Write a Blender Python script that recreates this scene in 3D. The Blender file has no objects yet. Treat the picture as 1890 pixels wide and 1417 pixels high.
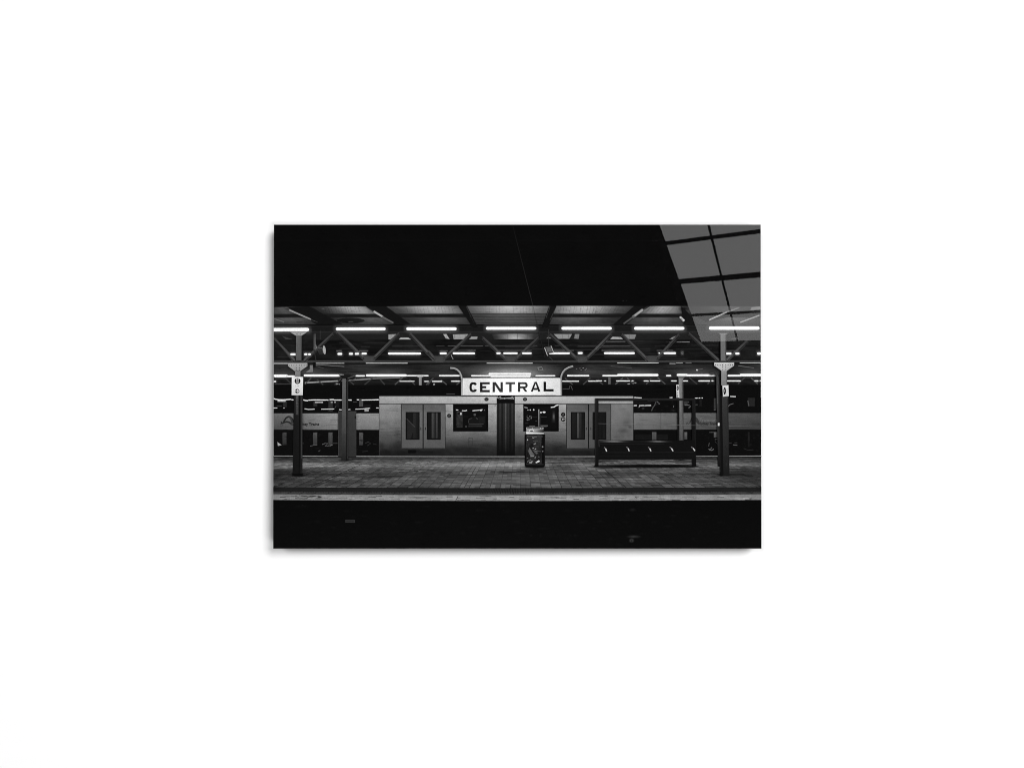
import bpy, math, random
from mathutils import Vector

random.seed(7)
scene = bpy.context.scene
COL = scene.collection

# ------------------------------------------------------------------ camera, world, lamps, exposure
# 1 photo pixel on the print = 1 mm.  Wall is the plane y = 0, the camera looks along +y.
F_PX, CX, CY, ZC = 928.15, 945.0, 708.5, 1.5
DEPTH = 0.0190                      # front of the ink stands this far off the wall
CAM_Y = -DEPTH - F_PX * 0.001
cam_d = bpy.data.cameras.new('camera')
cam = bpy.data.objects.new('camera', cam_d)
COL.objects.link(cam)
cam.location = (0, CAM_Y, ZC)
cam.rotation_euler = (math.radians(90), 0, 0)
cam_d.sensor_width = 36.0
cam_d.lens = 36.0 * F_PX / 1890.0
cam_d.clip_start = 0.01
cam_d.clip_end = 200.0
scene.camera = cam

world = bpy.data.worlds.new('World')
scene.world = world
world.use_nodes = True
bg = world.node_tree.nodes['Background']
bg.inputs[0].default_value = (1, 1, 1, 1)
bg.inputs[1].default_value = 0.015

scene.view_settings.view_transform = 'Standard'
scene.view_settings.look = 'None'
scene.view_settings.exposure = 0.0
scene.view_settings.gamma = 1.0
scene.view_settings.use_curve_mapping = False
try:
    scene.cycles.transparent_max_bounces = 48
    scene.cycles.filter_width = 1.0
except Exception:
    pass


def softbox(name, loc, target, sx, sy, watts):
    d = bpy.data.lights.new(name, 'AREA')
    d.shape = 'RECTANGLE'
    d.size, d.size_y, d.energy = sx, sy, watts
    o = bpy.data.objects.new(name, d)
    COL.objects.link(o)
    o.location = loc
    o.rotation_euler = (Vector(target) - Vector(loc)).to_track_quat('-Z', 'Y').to_euler()
    return o


# the key light stands up to the right, a weaker one below it, a faint one to the left
softbox('softbox_key', (30.8, -28.0, ZC + 25.0), (30.8, 0, ZC + 25.0), 29.2, 28.0, 45600)
softbox('softbox_low', (30.8, -28.0, ZC - 21.0), (30.8, 0, ZC - 21.0), 29.2, 18.8, 15800)
softbox('softbox_left', (-25.2, -28.0, ZC + 19.0), (-25.2, 0, ZC + 19.0), 18.4, 16.0, 10500)


# ------------------------------------------------------------------ materials
def lin(t):
    s = max(0.0, min(255.0, t)) / 255.0
    return s / 12.92 if s <= 0.04045 else ((s + 0.055) / 1.055) ** 2.4


def new_mat(name):
    m = bpy.data.materials.new(name)
    m.use_nodes = True
    nt = m.node_tree
    return m, nt, nt.nodes['Principled BSDF'], nt.nodes['Material Output']


def plain_mat(name, col, rough=0.6, spec=0.5):
    m, nt, b, out = new_mat(name)
    n = nt.nodes.new('ShaderNodeTexNoise')
    n.inputs['Scale'].default_value = 60
    r = nt.nodes.new('ShaderNodeMapRange')
    r.inputs['To Min'].default_value = 0.93
    r.inputs['To Max'].default_value = 1.05
    nt.links.new(n.outputs['Fac'], r.inputs['Value'])
    mx = nt.nodes.new('ShaderNodeVectorMath')
    mx.operation = 'SCALE'
    mx.inputs[0].default_value = (col, col, col)
    nt.links.new(r.outputs[0], mx.inputs['Scale'])
    nt.links.new(mx.outputs[0], b.inputs['Base Color'])
    b.inputs['Roughness'].default_value = rough
    b.inputs['Specular IOR Level'].default_value = spec
    return m


INK_GAIN = 0.96


def ink_material():
    m, nt, b, out = new_mat('photographic_ink')
    a = nt.nodes.new('ShaderNodeAttribute')
    a.attribute_name = 'ink'
    tc = nt.nodes.new('ShaderNodeTexCoord')
    n1 = nt.nodes.new('ShaderNodeTexNoise')
    n1.inputs['Scale'].default_value = 620
    n1.inputs['Detail'].default_value = 1.0
    n2 = nt.nodes.new('ShaderNodeTexNoise')
    n2.inputs['Scale'].default_value = 110
    n2.inputs['Detail'].default_value = 2.0
    for n in (n1, n2):
        nt.links.new(tc.outputs['Object'], n.inputs['Vector'])
    r1 = nt.nodes.new('ShaderNodeMapRange')
    r1.inputs['From Min'].default_value = 0.25
    r1.inputs['From Max'].default_value = 0.75
    r1.inputs['To Min'].default_value = 0.86 * INK_GAIN
    r1.inputs['To Max'].default_value = 1.14 * INK_GAIN
    r2 = nt.nodes.new('ShaderNodeMapRange')
    r2.inputs['From Min'].default_value = 0.25
    r2.inputs['From Max'].default_value = 0.75
    r2.inputs['To Min'].default_value = 0.94
    r2.inputs['To Max'].default_value = 1.06
    nt.links.new(n1.outputs['Fac'], r1.inputs['Value'])
    nt.links.new(n2.outputs['Fac'], r2.inputs['Value'])
    mu = nt.nodes.new('ShaderNodeMath')
    mu.operation = 'MULTIPLY'
    nt.links.new(r1.outputs[0], mu.inputs[0])
    nt.links.new(r2.outputs[0], mu.inputs[1])
    sc = nt.nodes.new('ShaderNodeVectorMath')
    sc.operation = 'SCALE'
    nt.links.new(a.outputs['Color'], sc.inputs[0])
    nt.links.new(mu.outputs[0], sc.inputs['Scale'])
    nt.links.new(sc.outputs[0], b.inputs['Base Color'])
    b.inputs['Roughness'].default_value = 0.9
    b.inputs['Specular IOR Level'].default_value = 0.0
    nt.links.new(a.outputs['Alpha'], b.inputs['Alpha'])
    return m


def acrylic_material():
    m, nt, b, out = new_mat('clear_acrylic')
    nt.nodes.remove(b)
    fr = nt.nodes.new('ShaderNodeFresnel')
    fr.inputs['IOR'].default_value = 1.80
    tr = nt.nodes.new('ShaderNodeBsdfTransparent')
    gl = nt.nodes.new('ShaderNodeBsdfGlossy')
    gl.inputs['Roughness'].default_value = 0.0
    mx = nt.nodes.new('ShaderNodeMixShader')
    ge = nt.nodes.new('ShaderNodeNewGeometry')       # reflect on the way in only
    om = nt.nodes.new('ShaderNodeMath')
    om.operation = 'SUBTRACT'
    om.inputs[0].default_value = 1.0
    nt.links.new(ge.outputs['Backfacing'], om.inputs[1])
    fm = nt.nodes.new('ShaderNodeMath')
    fm.operation = 'MULTIPLY'
    nt.links.new(fr.outputs[0], fm.inputs[0])
    nt.links.new(om.outputs[0], fm.inputs[1])
    nt.links.new(fm.outputs[0], mx.inputs[0])
    nt.links.new(tr.outputs[0], mx.inputs[1])
    nt.links.new(gl.outputs[0], mx.inputs[2])
    nt.links.new(mx.outputs[0], out.inputs['Surface'])
    return m


def wall_material():
    m, nt, b, out = new_mat('white_wall_paint')
    n = nt.nodes.new('ShaderNodeTexNoise')
    n.inputs['Scale'].default_value = 180
    n.inputs['Detail'].default_value = 4
    bp = nt.nodes.new('ShaderNodeBump')
    bp.inputs['Strength'].default_value = 0.02
    bp.inputs['Distance'].default_value = 0.001
    nt.links.new(n.outputs['Fac'], bp.inputs['Height'])
    nt.links.new(bp.outputs[0], b.inputs['Normal'])
    b.inputs['Base Color'].default_value = (0.86, 0.86, 0.86, 1)
    b.inputs['Roughness'].default_value = 0.9
    b.inputs['Specular IOR Level'].default_value = 0.1
    return m


def daylight_material(strength):
    m, nt, b, out = new_mat('daylight_pane')
    nt.nodes.remove(b)
    e = nt.nodes.new('ShaderNodeEmission')
    e.inputs['Color'].default_value = (1, 1, 1, 1)
    e.inputs['Strength'].default_value = strength
    nt.links.new(e.outputs[0], out.inputs['Surface'])
    return m


M_INK = ink_material()
M_ACR = acrylic_material()
M_WALL = wall_material()
M_BOARD = plain_mat('black_backing_board', 0.012, 0.6, 0.2)
M_RAIL = plain_mat('aluminium_rail', 0.5, 0.4)
M_BAR = plain_mat('dark_window_bar', 0.02, 0.6, 0.1)


# ------------------------------------------------------------------ plain geometry helpers
def mesh_obj(name, verts, faces, mat, parent=None):
    me = bpy.data.meshes.new(name)
    me.from_pydata(verts, [], faces)
    me.update()
    me.materials.append(mat)
    o = bpy.data.objects.new(name, me)
    COL.objects.link(o)
    if parent:
        o.parent = parent
    return o


def box_data(x0, x1, y0, y1, z0, z1, base=0):
    v = [(x, y, z) for x in (x0, x1) for y in (y0, y1) for z in (z0, z1)]
    f = [(0, 1, 3, 2), (4, 6, 7, 5), (0, 4, 5, 1), (2, 3, 7, 6), (0, 2, 6, 4), (1, 5, 7, 3)]
    return v, [tuple(i + base for i in q) for q in f]


def boxes(name, lst, mat, parent=None):
    V, Fc = [], []
    for b in lst:
        v, f = box_data(*b, base=len(V))
        V += v
        Fc += f
    return mesh_obj(name, V, Fc, mat, parent)


# ------------------------------------------------------------------ the wall
wall = boxes('wall', [(-30, 30, 0.0, 0.12, -24, 28)], M_WALL)
wall['kind'] = 'structure'
wall['label'] = 'plain matte white wall behind the print'

# ------------------------------------------------------------------ the window mirrored in the acrylic
# A tall sloping window up behind the camera's right shoulder; 3 by 5 panes.
WS = 4.0                                             # scale of the window about its own geometry
r_v = Vector((1.12828616, 0.25166193, 3.0)) * WS     # bottom-left corner as the mirror shows it (x right, up, away)
d1_v = Vector((0.84345255, -0.01952044, -0.53684891))
d2_v = Vector((-0.46966547, 0.45830916, -0.75456415))
MIR = 0.92465                                        # camera to the front of the acrylic


def unmirror_point(v):
    return Vector((v.x, CAM_Y + (2 * MIR - v.z), ZC + v.y))


def unmirror_dir(v):
    return Vector((v.x, -v.z, v.y))


w_o = unmirror_point(r_v)
w_u, w_v = unmirror_dir(d1_v), unmirror_dir(d2_v)
w_n = w_u.cross(w_v)
if (Vector((0, 0, ZC)) - w_o).dot(w_n) < 0:
    w_n = -w_n


def win_pt(u, v, n):
    return tuple(w_o + w_u * (u * WS) + w_v * (v * WS) + w_n * n)


def win_box(lst, name, mat, parent):
    V, Fc = [], []
    for (u0, u1, v0, v1, n0, n1) in lst:
        b = len(V)
        V += [win_pt(u, v, n) for u in (u0, u1) for v in (v0, v1) for n in (n0, n1)]
        Fc += [tuple(i + b for i in q) for q in
               [(0, 1, 3, 2), (4, 6, 7, 5), (0, 4, 5, 1), (2, 3, 7, 6), (0, 2, 6, 4), (1, 5, 7, 3)]]
    return mesh_obj(name, V, Fc, mat, parent)


window = bpy.data.objects.new('window', None)
COL.objects.link(window)
window['label'] = 'sloping window with black glazing bars, mirrored in the top right of the print'
window['category'] = 'window'
U1, V1 = 0.62, 1.32
rails = [(0.270, 0.2945), (0.565, 0.6065), (0.8635, 0.889), (1.158, 1.183)]
mulls = [(0.195, 0.2055), (0.405, 0.4155)]
fr = [(-0.05, 0.0, -0.05, V1 + 0.05, -0.04, 0.004), (U1, U1 + 0.05, -0.05, V1 + 0.05, -0.04, 0.004),
      (0.0, U1, -0.05, 0.0, -0.04, 0.004), (0.0, U1, V1, V1 + 0.05, -0.04, 0.004)]
win_box(fr, 'window_frame', M_BAR, window)
win_box([(0, U1, a, b, -0.006, 0.0015) for a, b in rails], 'glazing_rail', M_BAR, window)
win_box([(a, b, 0, V1, -0.005, 0.001) for a, b in mulls], 'glazing_mullion', M_BAR, window)
win_box([(0.0, U1, 0.0, V1, -0.003, -0.001)], 'window_pane', daylight_material(1.52), window)

# ------------------------------------------------------------------ the print: root, board, acrylic
X0, X1, Y0, Y1 = 505.6, 1404.0, 414.8, 1011.0        # edges of the print in photo pixels


def wx(px):
    return (px - CX) * 0.001


def wz(py):
    return (CY - py) * 0.001


pr = bpy.data.objects.new('glass_wall_print', None)
COL.objects.link(pr)
pr.location = (0, 0, ZC)
pr['label'] = 'glossy acrylic print of a black and white railway platform scene on a white wall'
pr['category'] = 'wall print'
boxes('backing_board', [(wx(X0), wx(X1), -DEPTH + 0.0001, -0.0035, wz(Y1), wz(Y0))], M_BOARD, pr)
boxes('hanging_rail', [(-0.3, 0.3, -0.0034, 0.0002, 0.12, 0.16), (-0.3, 0.3, -0.0034, 0.0002, -0.18, -0.14)], M_RAIL, pr)
E_ = 1.6
boxes('acrylic_panel', [(wx(X0 + E_), wx(X1 - E_), -DEPTH - 0.0035, -DEPTH - 0.0026, wz(Y1 - E_), wz(Y0 + E_))], M_ACR, pr)

# ------------------------------------------------------------------ ink: flat printed shapes in photo pixels
LAYER = [0]
STEP = 1.2e-6
PARTS = []


class Ink:
    """One printed shape (one mesh); tones are the grey values of the ink, 0 to 255."""

    def __init__(self, name, parent=None, label=None):
        self.name, self.parent, self.label = name, parent, label
        self.v, self.f, self.c = [], [], []
        self.hold = None
        self.obj = None
        PARTS.append(self)

    def layer(self):
        if self.hold is not None:
            return self.hold
        LAYER[0] += 1
        return LAYER[0]

    def batch(self):
        LAYER[0] += 1
        self.hold = LAYER[0]

    def free(self):
        self.hold = None

    def poly(self, pts, t, a=1.0):
        """pts: list of (x, y); t, a: one tone / alpha or one per point."""
        L = self.layer()
        b = len(self.v)
        ts = t if isinstance(t, (list, tuple)) else [t] * len(pts)
        al = a if isinstance(a, (list, tuple)) else [a] * len(pts)
        for (x, y), tt, aa in zip(pts, ts, al):
            x = min(max(x, X0), X1)
            y = min(max(y, Y0), Y1)
            self.v.append((wx(x), -DEPTH - L * STEP, wz(y)))
            g = lin(tt)
            self.c.append((g, g, g, aa))
        self.f.append(tuple(range(b, b + len(pts))))

    def rect(self, x0, y0, x1, y1, t, a=1.0):
        self.poly([(x0, y0), (x1, y0), (x1, y1), (x0, y1)], t, a)

    def line(self, p, q, w, t, a=1.0, w2=None):
        dx, dy = q[0] - p[0], q[1] - p[1]
        n = math.hypot(dx, dy) or 1
        nx, ny = -dy / n / 2, dx / n / 2
        w2 = w if w2 is None else w2
        tt = [t[0], t[1], t[1], t[0]] if isinstance(t, (list, tuple)) else t
        aa = [a[0], a[1], a[1], a[0]] if isinstance(a, (list, tuple)) else a
        self.poly([(p[0] + nx * w, p[1] + ny * w), (q[0] + nx * w2, q[1] + ny * w2),
                   (q[0] - nx * w2, q[1] - ny * w2), (p[0] - nx * w, p[1] - ny * w)], tt, aa)

    def path(self, pts, w, t, a=1.0):
        own = self.hold is None
        if own:
            self.batch()
        L, R = [], []
        for i, p in enumerate(pts):
            q0 = pts[max(i - 1, 0)]
            q1 = pts[min(i + 1, len(pts) - 1)]
            dx, dy = q1[0] - q0[0], q1[1] - q0[1]
            n = math.hypot(dx, dy) or 1
            L.append((p[0] - dy / n * w / 2, p[1] + dx / n * w / 2))
            R.append((p[0] + dy / n * w / 2, p[1] - dx / n * w / 2))
        for i in range(len(pts) - 1):
            self.poly([L[i], L[i + 1], R[i + 1], R[i]], t, a)
        if own:
            self.free()

    def grid(self, quad, nx, ny, fn, afn=None):
        """quad: four corners tl, tr, br, bl; fn(u, v) -> tone; afn(u, v) -> alpha."""
        own = self.hold is None
        if own:
            self.batch()
        tl, tr, br, bl = quad

        def P(u, v):
            return ((tl[0] * (1 - u) + tr[0] * u) * (1 - v) + (bl[0] * (1 - u) + br[0] * u) * v,
                    (tl[1] * (1 - u) + tr[1] * u) * (1 - v) + (bl[1] * (1 - u) + br[1] * u) * v)
        T = [[fn(i / nx, j / ny) for i in range(nx + 1)] for j in range(ny + 1)]
        A = [[afn(i / nx, j / ny) if afn else 1.0 for i in range(nx + 1)] for j in range(ny + 1)]
        for j in range(ny):
            for i in range(nx):
                self.poly([P(i / nx, j / ny), P((i + 1) / nx, j / ny), P((i + 1) / nx, (j + 1) / ny), P(i / nx, (j + 1) / ny)],
                          [T[j][i], T[j][i + 1], T[j + 1][i + 1], T[j + 1][i]],
                          [A[j][i], A[j][i + 1], A[j + 1][i + 1], A[j + 1][i]])
        if own:
            self.free()

    def disc(self, cx, cy, rx, ry, t, a=1.0, n=20):
        self.poly([(cx + rx * math.cos(2 * math.pi * i / n), cy + ry * math.sin(2 * math.pi * i / n)) for i in range(n)], t, a)

    def blob(self, cx, cy, rx, ry, t, a=0.6, n=18):
        own = self.hold is None
        if own:
            self.batch()
        for k in range(3):
            r0, r1 = k / 3, (k + 1) / 3
            a0, a1 = a * (1 - r0) ** 1.3, a * (1 - r1) ** 1.3
            for i in range(n):
                c0, s0 = math.cos(2 * math.pi * i / n), math.sin(2 * math.pi * i / n)
                c1, s1 = math.cos(2 * math.pi * (i + 1) / n), math.sin(2 * math.pi * (i + 1) / n)
                pts = [(cx + rx * r0 * c0, cy + ry * r0 * s0), (cx + rx * r1 * c0, cy + ry * r1 * s0),
                       (cx + rx * r1 * c1, cy + ry * r1 * s1), (cx + rx * r0 * c1, cy + ry * r0 * s1)]
                aa = [a0, a1, a1, a0]
                if k == 0:
                    pts, aa = pts[:3], aa[:3]
                self.poly(pts, t, aa)
        if own:
            self.free()

    def pill(self, x0, x1, y, h, t, y2=None, a=1.0):
        """a bar with rounded ends"""
        y2 = y if y2 is None else y2
        r = h / 2
        pts = []
        for i in range(7):
            an = math.pi / 2 + math.pi * i / 6
            pts.append((x0 + r + r * math.cos(an), y + r * math.sin(an)))
        for i in range(7):
            an = -math.pi / 2 + math.pi * i / 6
            pts.append((x1 - r + r * math.cos(an), y2 + r * math.sin(an)))
        self.poly(pts, t, a)

    def text(self, s, x, y, size, t, sx=1.0, a=1.0, rot=0.0, fit=None, bold=0.0):
        """built-in font; x, y = left end of the baseline, size = cap height in pixels"""
        cu = bpy.data.curves.new('t', 'FONT')
        cu.body = s
        cu.size = 1.0
        cu.resolution_u = 2
        cu.offset = bold
        o = bpy.data.objects.new('t', cu)
        me = o.to_mesh()
        me.calc_loop_triangles()
        k = size / 0.69
        if fit:
            xs = [v.co.x for v in me.vertices]
            sx = fit / (k * (max(xs) - min(xs)))
        self.batch()
        ca, sa = math.cos(rot), math.sin(rot)
        for tri in me.loop_triangles:
            q = []
            for i in tri.vertices:
                c = me.vertices[i].co
                px, py = c.x * k * sx, -c.y * k
                q.append((x + px * ca - py * sa, y + px * sa + py * ca))
            self.poly(q, t, a)
        self.free()
        o.to_mesh_clear()
        bpy.data.objects.remove(o)
        bpy.data.curves.remove(cu)

    def build(self):
        if not self.v:
            self.poly([(X0, Y0), (X0 + 0.1, Y0), (X0, Y0 + 0.1)], 8)
        me = bpy.data.meshes.new(self.name)
        me.from_pydata(self.v, [], self.f)
        at = me.color_attributes.new('ink', 'FLOAT_COLOR', 'POINT')
        flat = [k for c in self.c for k in c]
        at.data.foreach_set('color', flat)
        me.update()
        me.materials.append(M_INK)
        o = bpy.data.objects.new(self.name, me)
        COL.objects.link(o)
        self.obj = o
        if self.label:
            o['label'] = self.label


def Z(ox, oy, s):
    def f(*p):
        if len(p) == 2 and not isinstance(p[0], (tuple, list)):
            return (ox + p[0] / s, oy + p[1] / s)
        return [(ox + x / s, oy + y / s) for x, y in p]
    return f


zA, zB, zC = Z(480, 540, 5.906), Z(790, 540, 5.906), Z(1100, 540, 5.906)
zD, zE, zF = Z(480, 720, 5.906), Z(790, 720, 5.906), Z(1100, 720, 5.906)
zG, zH, zI, zJ = Z(505, 685, 18.89), Z(505, 735, 18.89), Z(940, 775, 14.92), Z(1250, 740, 18.89)
zK, zL, zM, zN = Z(1240, 690, 17.18), Z(845, 680, 9.45), Z(1090, 795, 9.0), Z(505, 590, 9.45)
zO, zP, zQ, zR = Z(825, 740, 8.59), Z(505, 730, 9.45), Z(1160, 725, 7.746), Z(1204, 560, 9.445)
zS, zT = Z(740, 595, 11.81), Z(1000, 595, 9.45)


def rnd(a, b):
    return random.uniform(a, b)


def sag(x):
    return 1.8 * (1 - ((x - 955) / 449.0) ** 2)


# ---- dark ground of the picture
base = Ink('printed_night_background')
base.grid([(X0, Y0), (X1, Y0), (X1, Y1), (X0, Y1)], 30, 20, lambda u, v: 8.5 + rnd(-1.0, 1.0))
for _ in range(260):
    x, y = rnd(X0, X1), rnd(Y0 + 3, 560)
    base.blob(x, y, rnd(3, 12), rnd(1.5, 5), rnd(10, 14), 0.5, 8) if _ % 4 == 0 else None
base.line((505, 445), (1217, 445), 1.0, 14, 0.8)
for x, y, t in [(1150, 555, 60), (1156, 555.5, 30), (1047, 555, 30), (1205, 444.5, 24), (1212, 444.5, 22), (925, 427, 15)]:
    base.disc(x, y, 0.9, 0.8, t, n=8)

wire = Ink('printed_overhead_wire')
wire.line((946, Y0), (984, 566), 1.1, [20, 40], 0.9)

# ---- canopy roof: lit bays between dark beams
roof = Ink('printed_canopy_roof')
roof.rect(X0, 565.3, X1, 733, 18)


def bay(quad, bright, u0, dim=45):
    """sheet bay: brightest at the top around u0, a dark purlin band, a mid grey lower sheet"""
    def fn(u, v):
        g = math.exp(-((u - u0) / 0.40) ** 2)
        if v < 0.42:
            t = dim + (bright * 1.16 - dim) * g * (1 - 0.18 * v / 0.42)
        elif v < 0.50:
            t = dim * 0.75
        elif v < 0.64:
            t = 24
        else:
            t = 38 + 52 * g * (1 - (v - 0.64) / 0.50)
        return t + rnd(-5, 5)
    roof.grid(quad, 16, 14, fn)


bay(zA((150, 160), (560, 150), (900, 350), (150, 350)), 70, 0.25, 28)
bay(zA((560, 153), (1150, 150), (1470, 352), (880, 352)), 138, 0.72, 34)
bay([zA(1360, 150), zB(345, 145), zB(500, 352), zA(1640, 352)], 150, 0.60, 40)
bay(zB((415, 146), (1325, 146), (1260, 352), (530, 352)), 158, 0.52, 60)
bay([zB(1390, 146), zC(430, 147), zC(200, 352), zB(1310, 352)], 158, 0.36, 40)
bay(zC((560, 148), (1020, 148), (1060, 352), (310, 352)), 140, 0.40, 40)
bay(zC((1020, 148), (1800, 148), (1800, 352), (1060, 352)), 60, 0.6, 26)
# the middle bay has no purlin: long ribbed streaks
roof.grid(zB((440, 225), (1305, 225), (1262, 345), (525, 345)), 12, 8,
          lambda u, v: 50 + 38 * math.exp(-((u - 0.52) / 0.35) ** 2) * (1 - 0.55 * v) + rnd(-4, 4))
for i in range(9):
    y = 215 + i * 16
    roof.line(zB(450 + i * 8, y), zB(1290, y + 2), 0.7, rnd(40, 60) if i % 2 else rnd(80, 100), 0.45)
# sheet joints and stains on the bright bays
for z, xa, xb, sl in [(zA, 700, 1120, 26), (zA, 1600, 1880, 22), (zB, 0, 300, 22), (zB, 600, 1180, 3), (zB, 1450, 1890, -14),
                      (zC, 0, 300, -40), (zC, 600, 900, -60)]:
    for k in range(int((xb - xa) / 36)):
        x = xa + k * 36 + rnd(-8, 8)
        roof.line(z(x, 152), z(x + sl, 225), 0.5, 35, rnd(0.15, 0.5))
for _ in range(70):
    x, y = rnd(560, 1250), rnd(567, 577)
    roof.blob(x, y, rnd(2, 7), rnd(0.8, 2), rnd(30, 170), 0.22, 8)
roof.disc(*zA(990, 305), 26, 5.0, 20, 0.6)
roof.disc(*zA(990, 318), 5, 1.1, 60, 0.9)
roof.disc(*zA(430, 322), 6, 1.3, 60, 0.7)
roof.blob(*zC(960, 175), 12, 7, 14, 0.9)
roof.line((X0, zA(0, 350)[1]), (X1, 599.3), 1.6, 10)
roof.line((520, 598), (1260, 598), 0.8, 70, 0.5)
# under the eave beam: deep zone with purlins and far roof patches
roof.rect(X0, 600.2, X1, 613.5, 25)
roof.line((X0, 602.5), (X1, 602), 1.2, 36, 0.8)
roof.line((X0, 612.5), (X1, 612), 2.0, 44, 0.7)
roof.rect(X0, 613.5, X1, 626.5, 30)
for (z, pts, t) in [(zA, [(1400, 455), (1500, 452), (1420, 510), (1400, 510)], 150), (zA, [(1535, 490), (1615, 490), (1650, 513), (1510, 513)], 168),
                    (zA, [(240, 470), (370, 515), (280, 510)], 60),
                    (zB, [(270, 455), (440, 452), (385, 508), (280, 508)], 150), (zB, [(470, 480), (540, 480), (535, 506), (450, 508)], 150),
                    (zB, [(165, 452), (200, 452), (235, 506), (195, 500)], 170),
                    (zB, [(1370, 452), (1570, 452), (1540, 503), (1420, 503)], 140), (zB, [(1600, 452), (1650, 452), (1640, 505), (1590, 500)], 120),
                    (zB, [(1310, 480), (1350, 500), (1290, 500)], 130),
                    (zC, [(180, 482), (270, 485), (295, 507), (155, 507)], 165), (zC, [(305, 455), (440, 455), (420, 505), (350, 505)], 125),
                    (zC, [(840, 485), (905, 455), (870, 505), (800, 505)], 140), (zC, [(1440, 515), (1540, 480), (1560, 515)], 70)]:
    roof.poly(z(*pts), t)
    xs = [p[0] for p in pts]
    for k in range(3):
        x = rnd(min(xs), max(xs))
        roof.line(z(x, 458), z(x + 4, 500), 0.6, 60, 0.35)
roof.grid(zB((690, 450), (1210, 450), (1190, 507), (720, 507)), 10, 3,
          lambda u, v: 30 + 135 * math.exp(-((u - 0.5) / 0.33) ** 2) * (0.8 + 0.3 * v) + rnd(-9, 9))
for x in (870, 975, 1080):
    roof.line(zB(x, 452), zB(x, 506), 0.7, 50, 0.5)
roof.grid([(X0, 626.5), (X1, 626.5), (X1, 665), (X0, 665)], 60, 8, lambda u, v: 21 + 7 * math.sin(u * 40) * math.sin(u * 13 + v * 3) + rnd(-5, 6))
for (z, x0, x1, y, t) in [(zA, 640, 880, 515, 30), (zA, 1440, 1800, 585, 62), (zA, 1400, 1770, 632, 95), (zA, 1080, 1180, 632, 110), (zA, 830, 890, 632, 110),
                          (zA, 1100, 1200, 588, 50), (zA, 160, 560, 590, 28), (zA, 340, 560, 632, 40),
                          (zB, 90, 180, 581, 60), (zB, 215, 600, 581, 85), (zB, 130, 215, 632, 110), (zB, 330, 520, 630, 110), (zB, 620, 1190, 578, 75),
                          (zB, 760, 1130, 630, 90), (zB, 1380, 1890, 578, 75), (zB, 1370, 1590, 630, 105), (zB, 1690, 1890, 578, 60),
                          (zC, 70, 380, 579, 85), (zC, 60, 420, 630, 110), (zC, 110, 320, 533, 110), (zC, 330, 620, 533, 45), (zC, 660, 840, 630, 95), (zC, 880, 1020, 538, 140),
                          (zC, 640, 820, 585, 45), (zC, 1410, 1520, 632, 90), (zC, 1420, 1640, 585, 40), (zC, 800, 860, 538, 90)]:
    roof.line(z(x0, y), z(x1, y), 1.2, t, 0.9)
for _ in range(150):
    x, y = rnd(510, 1330), rnd(628, 663)
    roof.line((x, y), (x + rnd(15, 70), y), 0.8, random.choice((9, 12, 32, 44, 58)), rnd(0.3, 0.75))
for (z, x0, x1, y) in [(zA, 1400, 1750, 705), (zB, 130, 510, 705), (zB, 740, 1130, 705), (zB, 1330, 1600, 705), (zC, 90, 440, 700), (zC, 700, 880, 700)]:
    a, b = z(x0, y - 15), z(x1, y + 20)
    roof.rect(a[0], a[1], b[0], b[1], [38, 38, 24, 24], 0.85)
# lower, farther roof underside
roof.grid([(X0, 672), (X1, 672), (X1, 699), (X0, 699)], 40, 6, lambda u, v: 28 + 16 * math.sin(u * 19 + 1.2) ** 2 + rnd(-7, 8))
for _ in range(90):
    x, y = rnd(510, 1330), rnd(673, 698)
    roof.line((x, y), (x + rnd(15, 60), y + rnd(-3, 3)), 0.8, random.choice((12, 16, 50, 62)), rnd(0.25, 0.6))
for (z, p, q, w, t) in [(zA, (610, 785), (920, 805), 1.2, 120), (zA, (610, 800), (700, 825), 1.2, 75), (zC, (170, 800), (380, 822), 1.0, 70), (zC, (1550, 797), (1720, 820), 1.4, 105),
                        (zB, (930, 830), (1190, 808), 1.2, 75), (zB, (1250, 805), (1480, 780), 0.9, 50), (zA, (160, 850), (300, 825), 1.2, 55), (zT, (1200, 760), (1570, 795), 1.0, 80)]:
    roof.line(z(*p), z(*q), w, t, 0.85)
for cx, w in [(572, 60), (716, 55), (945, 90), (1085, 45), (1178, 60), (1285, 50), (1385, 40)]:
    roof.blob(cx, 686, w, 10, 78, 0.75)
roof.blob(945, 686, 105, 20, 140, 0.7)
roof.blob(942, 691, 60, 12, 215, 0.75)
roof.grid([(X0, 697), (X1, 697), (X1, 712), (X0, 712)], 60, 4, lambda u, v: 26 - 8 * v + rnd(-7, 9))
for (z, p, q, w, t) in [(zA, (490, 982), (850, 962), 2.4, 150), (zA, (890, 962), (1200, 940), 2.2, 135), (zA, (1200, 938), (1530, 927), 1.6, 125), (zA, (160, 998), (350, 992), 1.3, 65)]:
    roof.line(z(*p), z(*q), w, t)
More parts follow.
